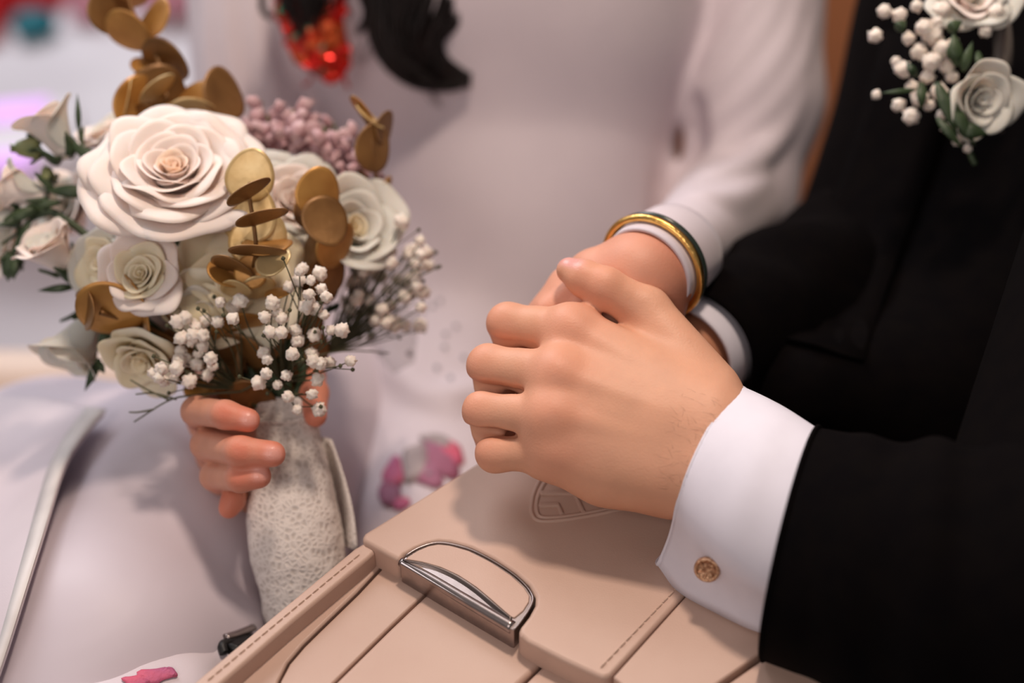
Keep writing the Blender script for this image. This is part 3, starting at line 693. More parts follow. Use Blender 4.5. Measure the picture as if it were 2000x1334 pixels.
for pts, r_ in (([(1380, 120), (1430, 70), (1480, 0), (1500, -60)], .008), ([(1384, 185), (1440, 130), (1505, 40), (1530, -50)], .009), ([(1390, 245), (1455, 195), (1530, 95), (1560, -10)], .010), ([(1396, 292), (1470, 245), (1550, 150), (1585, 40)], .0085),
                ([(1370, 345), (1440, 335), (1520, 270), (1570, 170)], .009), ([(1350, 385), (1430, 390), (1500, 350)], .007), ([(440, -30), (448, 100), (466, 240)], .008), ([(492, -40), (508, 90), (540, 190)], .008), ([(408, -20), (412, 120), (425, 280)], .007), ([(530, -40), (560, 60), (600, 150)], .006)):
    folds += fold_on(b0, pts, r_)
lapfold = fold_on(b0, [(810, 775), (900, 772), (990, 760)], .008)+fold_on(b0, [(730, 640), (790, 740), (880, 800)], .009)
gd = [dict(k=0, p=tor), dict(k=.010, p=arm), dict(k=.012, p=armR), dict(k=.045, p=lap), dict(k=.007, p=folds), dict(k=.012, op='s', p=cre), dict(k=.010, p=lapfold)]
VD = sdf_mesh(gd, .0031, smooth=3, bounds=SEATB)
dress = mk_sdf('dress', VD, M['dress'], bride); bvD = bvh_of(*VD)
# sleeve cuff at her left wrist
cb = [ring(1262, 532, .632, 130, 92, 86, -46), ring(1278, 519, .645, 130, 94, 88, -46), ring(1304, 499, .664, 130, 94, 88, -48), ring(1322, 489, .695, 130, 94, 88, -54)]
Vf, Ff = loft(lerp_rings(cb, 12)); mk('sleeve_cuff', Vf, Ff, M['dress'], dress, solid=.0016, offset=0)
# her thigh in white trousers, and the long front panel draped over it
gt = [dict(k=.04, p=[rc(P(800, 700, 1.06), P(400, 1010, .79), .095, .082, .04), rc(P(400, 1010, .79), P(200, 1330, .66), .082, .072, .04), rc(P(200, 1330, .66), P(80, 1560, .612), .070, .058, .04), rc(P(120, 1000, .84), P(-160, 1330, .72), .090, .085, .04),
                     rc(P(425, 1120, .748), P(366, 1400, .680), .052, .044, .04)]),
      dict(k=.022, p=fold([(300, 880), (380, 980), (440, 1090)], [.708, .69, .675], .015)+fold([(240, 950), (310, 1050), (370, 1160)], [.700, .684, .664], .014)+fold([(200, 1190), (330, 1205), (470, 1215)], [.648, .648, .655], .011)+fold([(420, 880), (450, 1000), (470, 1120)], [.738, .722, .708], .012)),
      dict(k=.014, op='s', p=fold([(90, 1315), (130, 1300), (200, 1312)], [.62, .62, .62], .012))]
VT = sdf_mesh(gt, .0045, smooth=3, bounds=SEATB); trou = mk_sdf('trousers', VT, M['trouser'], bride); bvT = bvh_of(*VT)
hemline = cat_rom([(228, 826), (190, 880), (150, 960), (112, 1060), (75, 1170), (40, 1270), (0, 1370)], 26)
topln = cat_rom([(228, 826), (150, 812), (60, 800), (-60, 790), (-200, 790)], 14)
rows = []
for i, (hx, hy) in enumerate(hemline):
    row = []
    for j in range(14):
        f = j/13; x = hx-(hx+260)*f; y = hy-8*math.sin(math.pi*f)-(24*f if i < 3 else 24*f*max(0, 1-i/14))
        a, nn = drape(bvT, x, y, .010+.004*math.sin(5*f+i*.15), None)
        if a is None: a = P(x, y, .70)
        row.append(a)
    rows.append(row)
A = np.array(rows)
for _ in range(6):
    B = A.copy(); B[1:-1, 1:-1] = (A[:-2, 1:-1]+A[2:, 1:-1]+A[1:-1, :-2]+A[1:-1, 2:]+2*A[1:-1, 1:-1])/6
    B[1:-1, 0] = (A[:-2, 0]+A[2:, 0]+2*A[1:-1, 0])/4; A = B
panel = mk('dress_panel', A.reshape(-1, 3), grid_faces(26, 14), M['dress'], bride, solid=.0012, subsurf=1)
hr = [A[i, 0] for i in range(26)]; h2 = [A[i, 0]*.93+A[i, 1]*.07 for i in range(26)]
e = np.array([cv(.3, .3, 1)*.0012]*26)
Vh = np.vstack([np.array(hr)+e*.6, np.array(hr)*.1+np.array([A[i, 1] for i in range(26)])*.9+e*1.2])
mk('hem_band', Vh, [(i, i+1, 26+i+1, 26+i) for i in range(25)], M['hem'], panel, solid=.0005)
# lower cloth fold at the bottom with pink embroidery
lowp = []
for i, (x0, y0, x1, y1) in enumerate([(60, 1345, 420, 1268), (110, 1330, 440, 1262), (170, 1312, 470, 1256)]): pass
gl = [dict(k=.03, p=[rc(P(60, 1364, .612), P(280, 1326, .620), .017, .020, .02), rc(P(280, 1326, .620), P(425, 1286, .634), .020, .012, .02), rc(P(150, 1450, .585), P(350, 1388, .606), .028, .020, .02)])]
VLo = sdf_mesh(gl, .003); low = mk_sdf('dress_tail', VLo, M['dress'], bride); bvLo = bvh_of(*VLo)
def patch(bvh, cx, cy, rx, ry, rot, m, parent, name='embroidered_petal', off=.0008, dflt=.8, lobes=0, n=18):
    V = []; c, nn = drape(bvh, cx, cy, off+.0006, dflt); V.append(c)
    for rr in (.55, 1.):
        for k in range(n):
            a = 2*math.pi*k/n; r = rr*(1+.16*math.sin(lobes*a))
            dx = rx*r*math.cos(a); dy = ry*r*math.sin(a); cr_, sr_ = math.cos(math.radians(rot)), math.sin(math.radians(rot))
            V.append(drape(bvh, cx+dx*cr_-dy*sr_, cy+dx*sr_+dy*cr_, off, dflt)[0])
    Fc = [(0, 1+k, 1+(k+1) % n) for k in range(n)]+[(1+k, 1+n+k, 1+n+(k+1) % n, 1+(k+1) % n) for k in range(n)]
    return mk(name, V, Fc, m, parent, solid=.0005)
for q in ((300, 1322, 40, 14, -6, 5), (265, 1332, 26, 10, 0, 4), (330, 1316, 16, 9, 10, 3)):
    patch(bvLo, *q[:5], M['pink'], low, dflt=.60, lobes=q[5])
for q in ((770, 925, 20, 30, 10, M['pink'], 3), (762, 965, 22, 26, 0, M['mauve'], 0), (785, 985, 18, 12, -20, M['pink'], 0), (862, 900, 44, 32, 35, M['mauve'], 4), (838, 930, 30, 24, 20, M['mauve'], 3), (880, 885, 30, 18, 30, M['pink'], 3), (812, 905, 26, 40, 10, M['grey_emb'], 4), (860, 865, 40, 12, 20, M['grey_emb'], 3)):
    patch(bvD, *q[:5], q[5], dress, dflt=.86, lobes=q[6])
for (x, y) in ((870, 655), (868, 680), (853, 720), (826, 610), (845, 600), (870, 872), (838, 928), (890, 640), (860, 590), (800, 560), (905, 700), (880, 740)):
    a, nn = drape(bvD, x, y, .001)
    if a is None: continue
    bm_ = bmesh.new(); bmesh.ops.create_icosphere(bm_, subdivisions=1, radius=.0021); me = bpy.data.meshes.new('sequin'); bm_.to_mesh(me); bm_.free(); me.materials.append(M['rhine'])
    link(bpy.data.objects.new('sequin', me), dress, a)
# hair: locks of strands falling over the chest
def lock(guide, wid, nstr, d, seed, rad=.0011, depth=.012):
    rg = np.random.default_rng(seed); parts = []
    g = cat_rom(np.array(guide, float), 24); wv = np.interp(np.linspace(0, 1, 24), np.linspace(0, 1, len(wid)), wid)
    for s in range(nstr):
        u = rg.uniform(-1, 1); dz = rg.uniform(-1, 1)*math.sqrt(max(0, 1-u*u)); ph = rg.uniform(0, 6.28); cut = rg.uniform(.82, 1.0)
        pts = []
        for i in range(int(24*cut)):
            t = i/23; tg = g[min(i+1, 23)]-g[max(i-1, 0)]; tg /= np.linalg.norm(tg)+1e-9; nn = np.array([-tg[1], tg[0]])
            off = u*wv[i]+4*math.sin(3*t*3+ph)*(.3+t)
            xy = g[i]+nn*off
            dd = (d if np.isscalar(d) else np.interp(t, np.linspace(0, 1, len(d)), d))+dz*depth*(wv[i]/max(wv))
            pts.append(P(xy[0], xy[1], dd))
        m_ = len(pts); rr = np.array([rad*(1-.75*(i/(m_-1))**3) for i in range(m_)])
        parts.append(tube(np.array(pts), rr, 4, caps=False))
    return parts
hp = lock([(880, -520), (860, -280), (840, -100), (815, 0), (800, 70), (830, 125), (880, 150), (938, 158)], [80, 110, 105, 98, 78, 52, 26, 3], 260, [.90, .88, .868, .87, .872, .876, .88, .88], 1, .0013)
hp += lock([(780, -60), (760, 40), (775, 100), (810, 140), (850, 165)], [30, 24, 16, 10, 3], 50, .872, 2, .0009)
hp += lock([(905, -60), (880, 20), (850, 70), (845, 110), (870, 140)], [30, 25, 20, 14, 6], 50, .87, 3, .001)
hp += lock([(760, -520), (640, -260), (596, -60), (592, 0), (594, 45), (594, 92)], [50, 60, 52, 44, 24, 3], 120, [.90, .88, .868, .868, .868, .868], 4, .0012)
hp += lock([(700, -60), (718, 0), (714, 40), (690, 72)], [22, 12, 6, 2], 26, .872, 5, .0007)
hp += lock([(650, -60), (640, 0), (610, 40)], [20, 20, 5], 30, .868, 6, .001)
hp += lock([(512, -40), (512, 10), (528, 34), (545, 20)], [5, 4, 3, 2], 8, .87, 7, .0006)
hp += lock([(820, 150), (840, 180), (862, 222)], [14, 8, 4], 7, .885, 8, .00035)+lock([(720, 80), (705, 110), (690, 120)], [16, 12, 8], 6, .88, 9, .0003)
mk('hair', *merge(hp), M['hair'], bride)

def on_cloth(x, y, off):
    c = [q[0] for q in (drape(bvT, x, y, off), drape(bvLo, x, y, off)) if q[0] is not None]
    return min(c, key=lambda q: np.dot(q-CAM, FW)) if c else P(x, y, .62)
bk = empty('seat_belt_buckle', on_cloth(450, 1268, .0), 'black seat belt buckle with a metal tongue tucked beside the console', 'buckle')
V, Fc = tube([on_cloth(x, y, .0022) for x, y in ((434, 1280), (432, 1266), (442, 1256), (462, 1252), (476, 1246))], .0024, 8, 24); mk('buckle_loop', V, Fc, M['black'], bk)
V, Fc = tube([on_cloth(x, y, .0020) for x, y in ((436, 1246), (462, 1238), (490, 1226))], .0024, 8, 16, flat=.6); mk('tongue', V, Fc, M['chrome'], bk)
V, Fc = tube([on_cloth(x, y, .0035) for x, y in ((446, 1274), (462, 1263), (482, 1250))], .0050, 10, 16, flat=.6); mk('buckle_body', V, Fc, M['black'], bk)

# ------------------------------------------------------------------ gold bangle on her wrist
bang = empty('bangle', P(1285, 495, .655), 'yellow gold bangle on the wrist, with its shade as a dark green strip', 'bangle')
br = ring(1274, 522, .641, 130, 106, 99, -46, 96)
V, Fc = tube(np.vstack([br, br[:2]]), .0020, 10, caps=False); mk('gold_band', V, Fc, M['gold'], bang)
br2 = ring(1283, 515, .649, 130, 104, 97, -46, 96); V, Fc = tube(np.vstack([br2, br2[:2]]), .0018, 8, caps=False); mk('shade_band', V, Fc, M['bangle_shade'], bang)  # dark green strip stands in for the shade just past the bangle

# ------------------------------------------------------------------ red sequined ornament on her chest
orn = empty('brooch', P(620, 150, .885), 'red and orange sequined teardrop ornament on the white dress', 'ornament')
oc = [(525, -30), (545, 40), (560, 85), (588, 125), (615, 148), (640, 158), (662, 154), (678, 130), (682, 95), (672, 40), (665, -30)]
ocx = cat_rom(np.array(oc+[oc[0]], float), 40); cen = np.array([612, 60])
V = [P(*cen, .872)]
for rr in (.5, .85, 1.):
    for q in ocx[:-1]: 
        z = cen+(q-cen)*rr; V.append(P(z[0], z[1], .872+.008*rr**3))
n = 39
Fc = [(0, 1+k, 1+(k+1) % n) for k in range(n)]+[(1+j*n+k, 1+(j+1)*n+k, 1+(j+1)*n+(k+1) % n, 1+j*n+(k+1) % n) for j in (0, 1) for k in range(n)]
ob = mk('ornament_base', V, Fc, M['red'], orn, solid=.003)
sq = {}
for key in ('seq_r', 'seq_o', 'seq_g', 'rhine'):
    bm_ = bmesh.new(); bmesh.ops.create_cone(bm_, cap_ends=True, segments=8, radius1=.0040, radius2=.0032, depth=.0006); me = bpy.data.meshes.new('sequin'); bm_.to_mesh(me); bm_.free(); me.materials.append(M[key]); sq[key] = me
cnt = 0
while cnt < 190:
    a = RNG.random()*6.28; r = math.sqrt(RNG.random())*.97; k = int(a/6.283*n) % n; q = cen+(ocx[k]-cen)*r
    incen = ((q[0]-635)/32)**2+((q[1]-70)/36)**2 < 1
    key = 'seq_o' if (incen and RNG.random() < .8) else ('seq_r' if RNG.random() < .84 else RNG.choice(['seq_o', 'seq_g', 'seq_o']))
    o = bpy.data.objects.new('sequin', sq[key]); link(o, ob, P(q[0], q[1], .8695+.004*r+.003*RNG.random()-.003))
    o.rotation_euler = Vector(cv(.55*RNG.normal(), .55*RNG.normal(), 1)).to_track_quat('Z', 'Y').to_euler(); o.scale = [.7+.6*RNG.random()]*3; cnt += 1
for pts in ([(608, 150), (604, 160), (592, 168)], [(672, 152), (676, 162), (681, 172)]):
    V, Fc = tube([P(x, y, .872) for x, y in pts], .0013, 6, 8); mk('thread_tail', V, Fc, M['red'], orn)

# ------------------------------------------------------------------ bouquet
bq = empty('bridal_bouquet', P(585, 1190, .66), 'bridal bouquet of white roses and gold eucalyptus with a lace-wrapped handle', 'bouquet')
# lace-wrapped handle
hr_ = []
for (cx, cy, rr, ry) in ((560, 770, 62, .672), (562, 830, 60, .664), (566, 900, 72, .660), (570, 980, 86, .658), (578, 1060, 92, .658), (592, 1130, 88, .660), (606, 1210, 84, .664), (612, 1260, 70, .668)):
    hr_.append(ring(cx, cy, ry, 4, rr, rr*.92, -48+40, 56))
Vh, Fh = loft(lerp_rings(hr_, 70), caps=True)
Vh = np.array([v+(.0008*mnoise.noise(Vector(v)*260)+.0010*mnoise.noise(Vector(v)*90))*(v-P(575, 1000, .658))/.03 for v in Vh])
hand_ = mk('lace_handle', Vh, Fh, M['lace'], bq)
for (yy, off, rr) in ((812, -2, 62),):
    R_ = ring(561, yy, .666, 4, rr, rr*.92, -8, 60); V, Fc = tube(np.vstack([R_, R_[:1]]), .0016, 8, 100, caps=False); mk('lace_edge', V, Fc, M['lace'], hand_)
# sheer ribbon end on the right of the handle
rows = []
for t in np.linspace(0, 1, 14):
    rows.append([P(612+40*t+36*f+16*math.sin(t*2.4), 850+215*t+8*f, .668+.012*math.sin(3*f+2*t)) for f in np.linspace(0, 1, 6)])
mk('ribbon_tail', np.vstack(rows), grid_faces(14, 6), M['lace'], bq, solid=.0008)

# roses ------------------------------------------------------------
def petal(s, t, rg, openk=1.0):
    nu, nv = 11, 9
    L = s*(.62+.50*t); r0 = s*(.03+.20*t); Wm = s*(.34+.44*t)
    th0 = math.radians(-14+58*t*openk); th1 = math.radians(-2+78*t*openk); lip = (.25+1.0*t)*openk
    V = []; ru = [rg.uniform(0, 6.28) for _ in range(4)]; am = s*(.012+.05*t)
    for i in range(nu):
        u = -1+2*i/(nu-1); Lu = L*(1-.22*abs(u)**2.6+.035*math.sin(2.5*u+ru[0])); rho = r0; z = 0.
        pr = 0
        for j in range(nv):
            v = j/(nv-1)
            if j:
                th = th0+(th1-th0)*v**1.3+lip*max(0, v-.68)**2*7
                dl = Lu/(nv-1); rho += math.sin(th)*dl; z += math.cos(th)*dl
            wv = Wm*math.sin(math.pi*(.10+.52*v))
            phi = u*wv/max(abs(rho), .30*wv); phi = max(-2.3, min(2.3, phi))
            rr = rho+am*v*v*math.sin(3.1*u+ru[1]+2*v)+am*.5*v*math.sin(6*u+ru[2])
            V.append((rr*math.cos(phi), rr*math.sin(phi), z+am*.8*v*v*math.sin(4*u+ru[3])))
    return np.array(V), grid_faces(nu, nv)
def rose(px_, py_, d, axis, size, n, mats, t0=0., t1=1., openk=1., seed=1, spin=0., name='rose', sepals=0, parent=None):
    parent = parent or bq
    rg = random.Random(seed); loc = P(px_, py_, d); size = size*(1.35 if name == 'rose_bud' else 1)
    q = Vector(axis).to_track_quat('Z', 'Y')
    # core: the tight bud inside and the calyx beneath
    ck = 2.4 if (name == 'rose_bud' and t1 <= .36) else 1.0
    prof = [(.001, -.10), (.10, -.08), (.16, .0), (.15, .12), (.12, .3), (.09, .45), (.04, .52), (.001, .53)]
    V = []; m_ = 14
    for r, z in prof:
        for k in range(m_): a = 2*math.pi*k/m_; V.append((size*ck*r*math.cos(a), size*ck*r*math.sin(a), size*z*(1.3 if ck > 1 else 1)))
    Fc = [(i*m_+k, i*m_+(k+1) % m_, (i+1)*m_+(k+1) % m_, (i+1)*m_+k) for i in range(len(prof)-1) for k in range(m_)]
    me = bpy.data.meshes.new(name); me.from_pydata(V, [], Fc); me.materials.append(mats[0]); me.update(); me.polygons.foreach_set('use_smooth', [True]*len(me.polygons))
    o = bpy.data.objects.new(name, me); link(o, parent, loc); o.rotation_euler = q.to_euler()
    for i in range(n):
        t = t0+(t1-t0)*(i/(n-1))**.8
        V, Fc = petal(size, t, rg, openk)
        a = spin+i*2.39996+rg.uniform(-.15, .15); R = np.array(Matrix.Rotation(a, 3, 'Z'))
        V = V@R.T
        pm = bpy.data.meshes.new('petal'); pm.from_pydata(V.tolist(), [], Fc); pm.materials.append(mats[min(len(mats)-1, int(t*len(mats)*.999))]); pm.update(); pm.polygons.foreach_set('use_smooth', [True]*len(pm.polygons))
        po = bpy.data.objects.new('petal', pm); COL.objects.link(po); po.parent = o; mods(po, solid=.0003, subsurf=1, offset=0)
    for i in range(sepals):
        a = 2*math.pi*i/sepals+.3; V = []
        for j in range(8):
            v = j/7; wd = size*.13*math.sin(math.pi*(.25+.75*v))**.8*(1-v*.3); th = math.radians(100-55*math.sin(v*2.2)); r = size*(.13+.42*v*math.sin(th)+.04); z = size*(-.02+.55*v*(v-.35))
            for sgn in (-1, 0, 1): V.append((r*math.cos(a)-sgn*wd*math.sin(a), r*math.sin(a)+sgn*wd*math.cos(a), z-(.0 if sgn else .004)))
        pm = bpy.data.meshes.new('sepal'); pm.from_pydata(V, [], grid_faces(8, 3)); pm.materials.append(M['green']); pm.update(); pm.polygons.foreach_set('use_smooth', [True]*len(pm.polygons))
        po = bpy.data.objects.new('sepal', pm); COL.objects.link(po); po.parent = o; mods(po, solid=.0006, subsurf=1)
    return o
W, C, K = M['petal'], M['petal_cr'], M['petal_w']
rose(348, 400, .665, cv(.12, .62, .80), .0455, 40, [M['petal_pk'], W, W, W], seed=11, openk=.92)                 # large garden rose
rose(470, 560, .672, cv(.05, .10, 1), .036, 20, [C, C, C], seed=12, openk=.95)                      # cream rose behind the gold spray
rose(292, 545, .650, cv(-.05, .15, 1), .0235, 20, [C, C, W], seed=13, openk=.85)                     # spray rose
rose(235, 520, .672, cv(-.5, .1, .9), .024, 14, [C, C, K], seed=14, openk=.9)
rose(128, 520, .678, cv(-.45, .75, .55), .0240, 14, [K, K, W], seed=15, openk=.55, sepals=5)         # half open rose on the left
rose(185, 625, .690, cv(-.38, -.80, .38), .031, 15, [K, K, K], seed=16, openk=.42, sepals=5)         # drooping white rose
rose(570, 420, .700, cv(.25, .35, .85), .030, 20, [W, W, K], seed=17, openk=.9)                       # pink-white rose on the right
rose(662, 480, .700, cv(.45, .35, .75), .036, 14, [C, K, K], seed=18, openk=.6)
rose(245, 300, .712, cv(-.3, .8, .4), .026, 14, [W, K, W], seed=19, openk=.8)
rose(290, 672, .668, cv(-.1, -.6, .75), .024, 12, [C, C, C], seed=20, openk=.75)
rose(400, 590, .664, cv(.1, -.35, .9), .022, 12, [C, K, C], seed=21, openk=.85)
rose(60, 480, .725, cv(-.6, .2, .6), .026, 12, [K, K, W], seed=22, openk=.8)
rose(150, 440, .735, cv(-.4, .4, .8), .030, 12, [W, K, W], seed=23, openk=.8)
# small buds on green stems at the left
rose(128, 300, .690, cv(-.45, .85, .2), .0225, 10, [K, W, K], t0=.12, t1=.72, openk=.62, seed=31, name='rose_bud', sepals=5)
rose(72, 288, .690, cv(-.95, -.1, .3), .0125, 7, [M['greenlt'], K], t1=.35, openk=.4, seed=32, name='rose_bud', sepals=5)
rose(88, 385, .690, cv(-.9, .25, .3), .0205, 10, [K, W, K], t0=.12, t1=.72, openk=.62, seed=33, name='rose_bud', sepals=5)
rose(28, 425, .690, cv(-.95, -.1, .3), .0205, 9, [K, K], t0=.12, t1=.72, openk=.62, seed=34, name='rose_bud', sepals=5)
rose(26, 505, .690, cv(-.2, -1, .2), .0120, 6, [M['green'], M['green']], t1=.3, openk=.2, seed=35, name='rose_bud', sepals=4)
rose(96, 352, .695, cv(-.2, 1, .2), .0085, 5, [M['greenlt'], M['green']], t1=.3, openk=.2, seed=36, name='rose_bud', sepals=4)
def stem(pts, d, r, m, name='stem', parent=None, n=24):
    V, Fc = tube([P(x, y, d if np.isscalar(d) else d[i]) for i, (x, y) in enumerate(pts)], r, 7, n); return mk(name, V, Fc, m, parent or bq)
for pts, r in (([(300, 420), (215, 340), (180, 300), (150, 290)], .0021), ([(175, 310), (130, 262), (105, 250), (80, 270)], .0012), ([(290, 500), (200, 420), (150, 378), (110, 372)], .0022),
               ([(290, 520), (200, 480), (130, 430), (90, 412), (40, 420)], .0022), ([(100, 415), (60, 430), (40, 460), (26, 495)], .0013), ([(92, 385), (92, 370), (94, 350)], .0011), ([(180, 300), (160, 280), (154, 250)], .0009),
               ([(300, 700), (230, 700), (205, 690), (190, 660)], .0022), ([(150, 560), (170, 570), (230, 590)], .0018)):
    stem(pts, .688, r, M['green'])
# pointed green leaves: base pixel, tip pixel, half width px, depth
def blade(b, tip, wpx, d, m, parent, name='leaf', bend=.004, rollk=.0):
    b = np.array(b, float); tip = np.array(tip, float); t = tip-b; L = np.linalg.norm(t); t /= L; nn = np.array([-t[1], t[0]]); V = []
    for i in range(12):
        v = i/11; wv = wpx*math.sin(math.pi*min(1, .06+.94*v)**.8)
        for j in range(5):
            u = -1+j/2; q = b+t*L*v+nn*wv*u
            V.append(P(q[0], q[1], d+bend*math.sin(math.pi*v)*-1+.25*wv*abs(u)*d/FPX+rollk*u*wv*d/FPX))
    return mk(name, V, grid_faces(12, 5), m, parent, solid=.0005)
for b, tp, wd in (((154, 256), (151, 182), 6), ((215, 335), (122, 268), 12), ((175, 375), (88, 372), 13), ((120, 395), (48, 402), 8), ((75, 408), (0, 432), 12), ((60, 430), (28, 492), 7), ((26, 500), (28, 548), 9), ((165, 300), (195, 345), 12),
                  ((150, 556), (100, 512), 10), ((146, 560), (72, 568), 8), ((150, 560), (148, 516), 9), ((165, 548), (176, 500), 8), ((160, 600), (165, 560), 8), ((205, 690), (200, 640), 12), ((195, 700), (165, 765), 9), ((190, 705), (205, 730), 8), ((370, 565), (400, 545), 10), ((360, 540), (352, 515), 8), ((230, 645), (200, 640), 12), ((238, 435), (215, 410), 10)):
    blade(b, tp, wd, .676 if b[1] > 500 else .684, M['green'], bq)

# gold eucalyptus: every leaf is given by its centre, direction, half length and projected half width
def euc_leaf(cx, cy, d, ang, a, b, m, parent, sgn=1, c=None, cup=.18, fold_=0.):
    if b < 10: cup = .05; c = a*.6
    c = c or a*.92; a_ = math.radians(ang); e1 = math.cos(a_)*RX+math.sin(a_)*UP; n1 = -math.sin(a_)*RX+math.cos(a_)*UP
    ct = min(1, b/c); st = math.sqrt(1-ct*ct)*sgn
    e2 = ct*n1-st*FW; nr = np.cross(e1, e2); s = d/FPX; o = P(cx, cy, d); V = [o+nr*0]
    for rr in (.35, .7, 1.):
        for k in range(22):
            t = 2*math.pi*k/22; x = a*rr*math.cos(t)*(1+.05*math.cos(t)); y = c*rr*math.sin(t)*(1-.10*math.cos(t))
            z = cup*(rr**2)*a*.5*(math.cos(t)**2)-cup*.35*a*rr**2*math.sin(t)**2+fold_*abs(y)
            V.append(o+s*(x*e1+y*e2+z*nr))
    n = 22
    Fc = [(0, 1+k, 1+(k+1) % n) for k in range(n)]+[(1+j*n+k, 1+(j+1)*n+k, 1+(j+1)*n+(k+1) % n, 1+j*n+(k+1) % n) for j in (0, 1) for k in range(n)]
    lf = mk('leaf', V, Fc, m, parent, solid=.00055, subsurf=1)
    return lf
g1, g2, g3 = M['goldleaf'], M['goldleaf_dk'], M['goldleaf_lt']
st1 = stem([(320, 300), (330, 230), (318, 150), (295, 85), (262, 30), (240, -40)], [.70, .70, .705, .71, .712, .715], .0012, M['goldstem'], 'eucalyptus_sprig')
for q in ((216, 20, .715, 70, 44, 27, g2, 1), (250, -4, .718, 10, 32, 12, g1, 1), (250, 62, .71, -22, 44, 26, g1, 1), (300, 38, .716, 60, 40, 28, g1, -1), (322, 118, .71, -28, 46, 26, g2, 1), (288, 128, .714, -15, 30, 17, g1, -1),
          (305, 195, .70, 70, 60, 46, g2, 1), (270, 205, .695, 80, 50, 30, g1, 1), (306, 176, .692, 42, 38, 7, g3, 1), (246, 200, .69, 78, 42, 8, g3, -1), (380, 200, .702, 40, 44, 36, g1, -1), (372, 225, .695, 15, 44, 20, g3, 1), (438, 185, .700, 105, 48, 26, g2, 1), (330, 240, .694, 60, 34, 30, g1, 1), (288, 240, .696, -50, 36, 22, g2, 1), (300, 160, .706, 0, 36, 16, g1, 1)):
    euc_leaf(q[0], q[1], q[2], q[3], q[4]*1.15, q[5]*1.18, q[6], st1, q[7])
st2 = stem([(488, 358), (487, 382), (496, 440), (500, 490), (490, 540), (470, 600)], [.628, .624, .624, .626, .634, .645], .0011, M['goldstem'], 'eucalyptus_sprig')
for q in ((488, 344, .632, 75, 48, 46, g3, 1), (484, 376, .615, 32, 50, 7, g2, 1), (486, 420, .634, 80, 55, 50, g3, -1), (509, 426, .614, 16, 54, 8, g2, 1), (505, 470, .634, 60, 55, 50, g3, 1), (500, 491, .614, -1, 58, 8, g2, 1), (532, 510, .622, 25, 34, 24, g3, -1), (520, 478, .628, 0, 50, 20, g1, -1),
          (452, 520, .626, -18, 44, 13, g2, 1), (440, 535, .632, -35, 40, 18, g1, -1), (490, 530, .630, 70, 36, 40, g1, 1), (460, 566, .630, -8, 28, 14, g3, 1), (545, 570, .630, 12, 30, 12, g1, -1), (505, 562, .634, 20, 30, 18, g3, 1)):
    kk = 1.12 if q[6] is g3 else 1.0; euc_leaf(q[0], q[1], q[2], q[3], q[4]*kk, q[5]*kk, q[6], st2, q[7])
st3 = stem([(640, 330), (630, 380), (625, 440), (620, 500), (610, 580), (590, 660)], [.66, .655, .655, .66, .665, .67], .0014, M['goldstem'], 'eucalyptus_sprig')
for q in ((622, 378, .650, 80, 52, 40, g1, 1), (636, 430, .645, -70, 52, 42, g2, -1), (590, 418, .660, 100, 30, 10, g2, 1), (655, 480, .655, 60, 50, 26, g1, 1), (606, 488, .662, 70, 44, 24, g2, -1), (640, 530, .664, 80, 48, 32, g2, 1), (620, 540, .675, 95, 60, 40, g2, 1)):
    euc_leaf(q[0], q[1], q[2], q[3], q[4], q[5], q[6], st3, q[7])
st4 = stem([(700, 215), (722, 250), (728, 300), (735, 370), (715, 440), (690, 500)], [.70, .69, .69, .70, .705, .71], .0011, M['goldstem'], 'eucalyptus_sprig')
for q in ((730, 290, .690, 80, 50, 30, g2, 1), (706, 214, .692, -48, 36, 8, g1, 1), (722, 226, .690, -42, 36, 7, g3, -1), (752, 250, .694, 75, 34, 12, g2, 1), (712, 352, .70, -55, 24, 8, g2, 1), (752, 375, .70, 70, 32, 6, g1, 1), (738, 395, .702, 40, 22, 12, g2, 1)):
    euc_leaf(q[0], q[1], q[2], q[3], q[4], q[5], q[6], st4, q[7])
st5 = stem([(196, 610), (230, 620), (290, 640), (360, 680), (430, 740)], [.638, .645, .655, .66, .665], .0014, M['goldstem'], 'eucalyptus_sprig')
for q in ((215, 604, .640, 5, 58, 42, g1, 1), (170, 605, .638, 95, 36, 18, g2, -1), (262, 590, .646, -62, 58, 22, M['goldleaf'], 1), (240, 575, .652, -45, 46, 20, g2, 1), (185, 565, .650, 20, 34, 16, g2, -1)):
    euc_leaf(q[0], q[1], q[2], q[3], q[4]*1.2, q[5]*1.2, q[6], st5, q[7])
st6 = stem([(500, 600), (470, 660), (470, 740), (500, 790)], [.66, .655, .655, .665], .0016, M['goldstem'], 'eucalyptus_sprig')
for q in ((462, 640, .645, 22, 54, 20, g1, 1), (470, 690, .655, -15, 60, 34, g2, 1), (440, 720, .662, 40, 50, 34, g2, -1), (520, 690, .668, 70, 60, 46, g2, 1), (560, 700, .670, 80, 60, 44, g2, 1), (540, 770, .668, 85, 50, 40, g2, 1), (450, 765, .664, -30, 46, 28, g1, 1), (490, 775, .658, -10, 50, 30, g2, 1), (400, 750, .668, 20, 46, 22, g1, -1), (330, 640, .66, -40, 60, 22, g2, 1), (275, 695, .672, -20, 44, 20, g2, 1), (590, 620, .676, 90, 60, 40, g2, 1), (400, 660, .676, 30, 60, 44, g2, 1), (350, 690, .678, 60, 60, 44, g2, 1), (540, 620, .680, 30, 70, 50, g2, 1), (620, 690, .68, 80, 40, 20, g2, 1)):
    euc_leaf(q[0], q[1], q[2], q[3], q[4], q[5], q[6], st6, q[7])

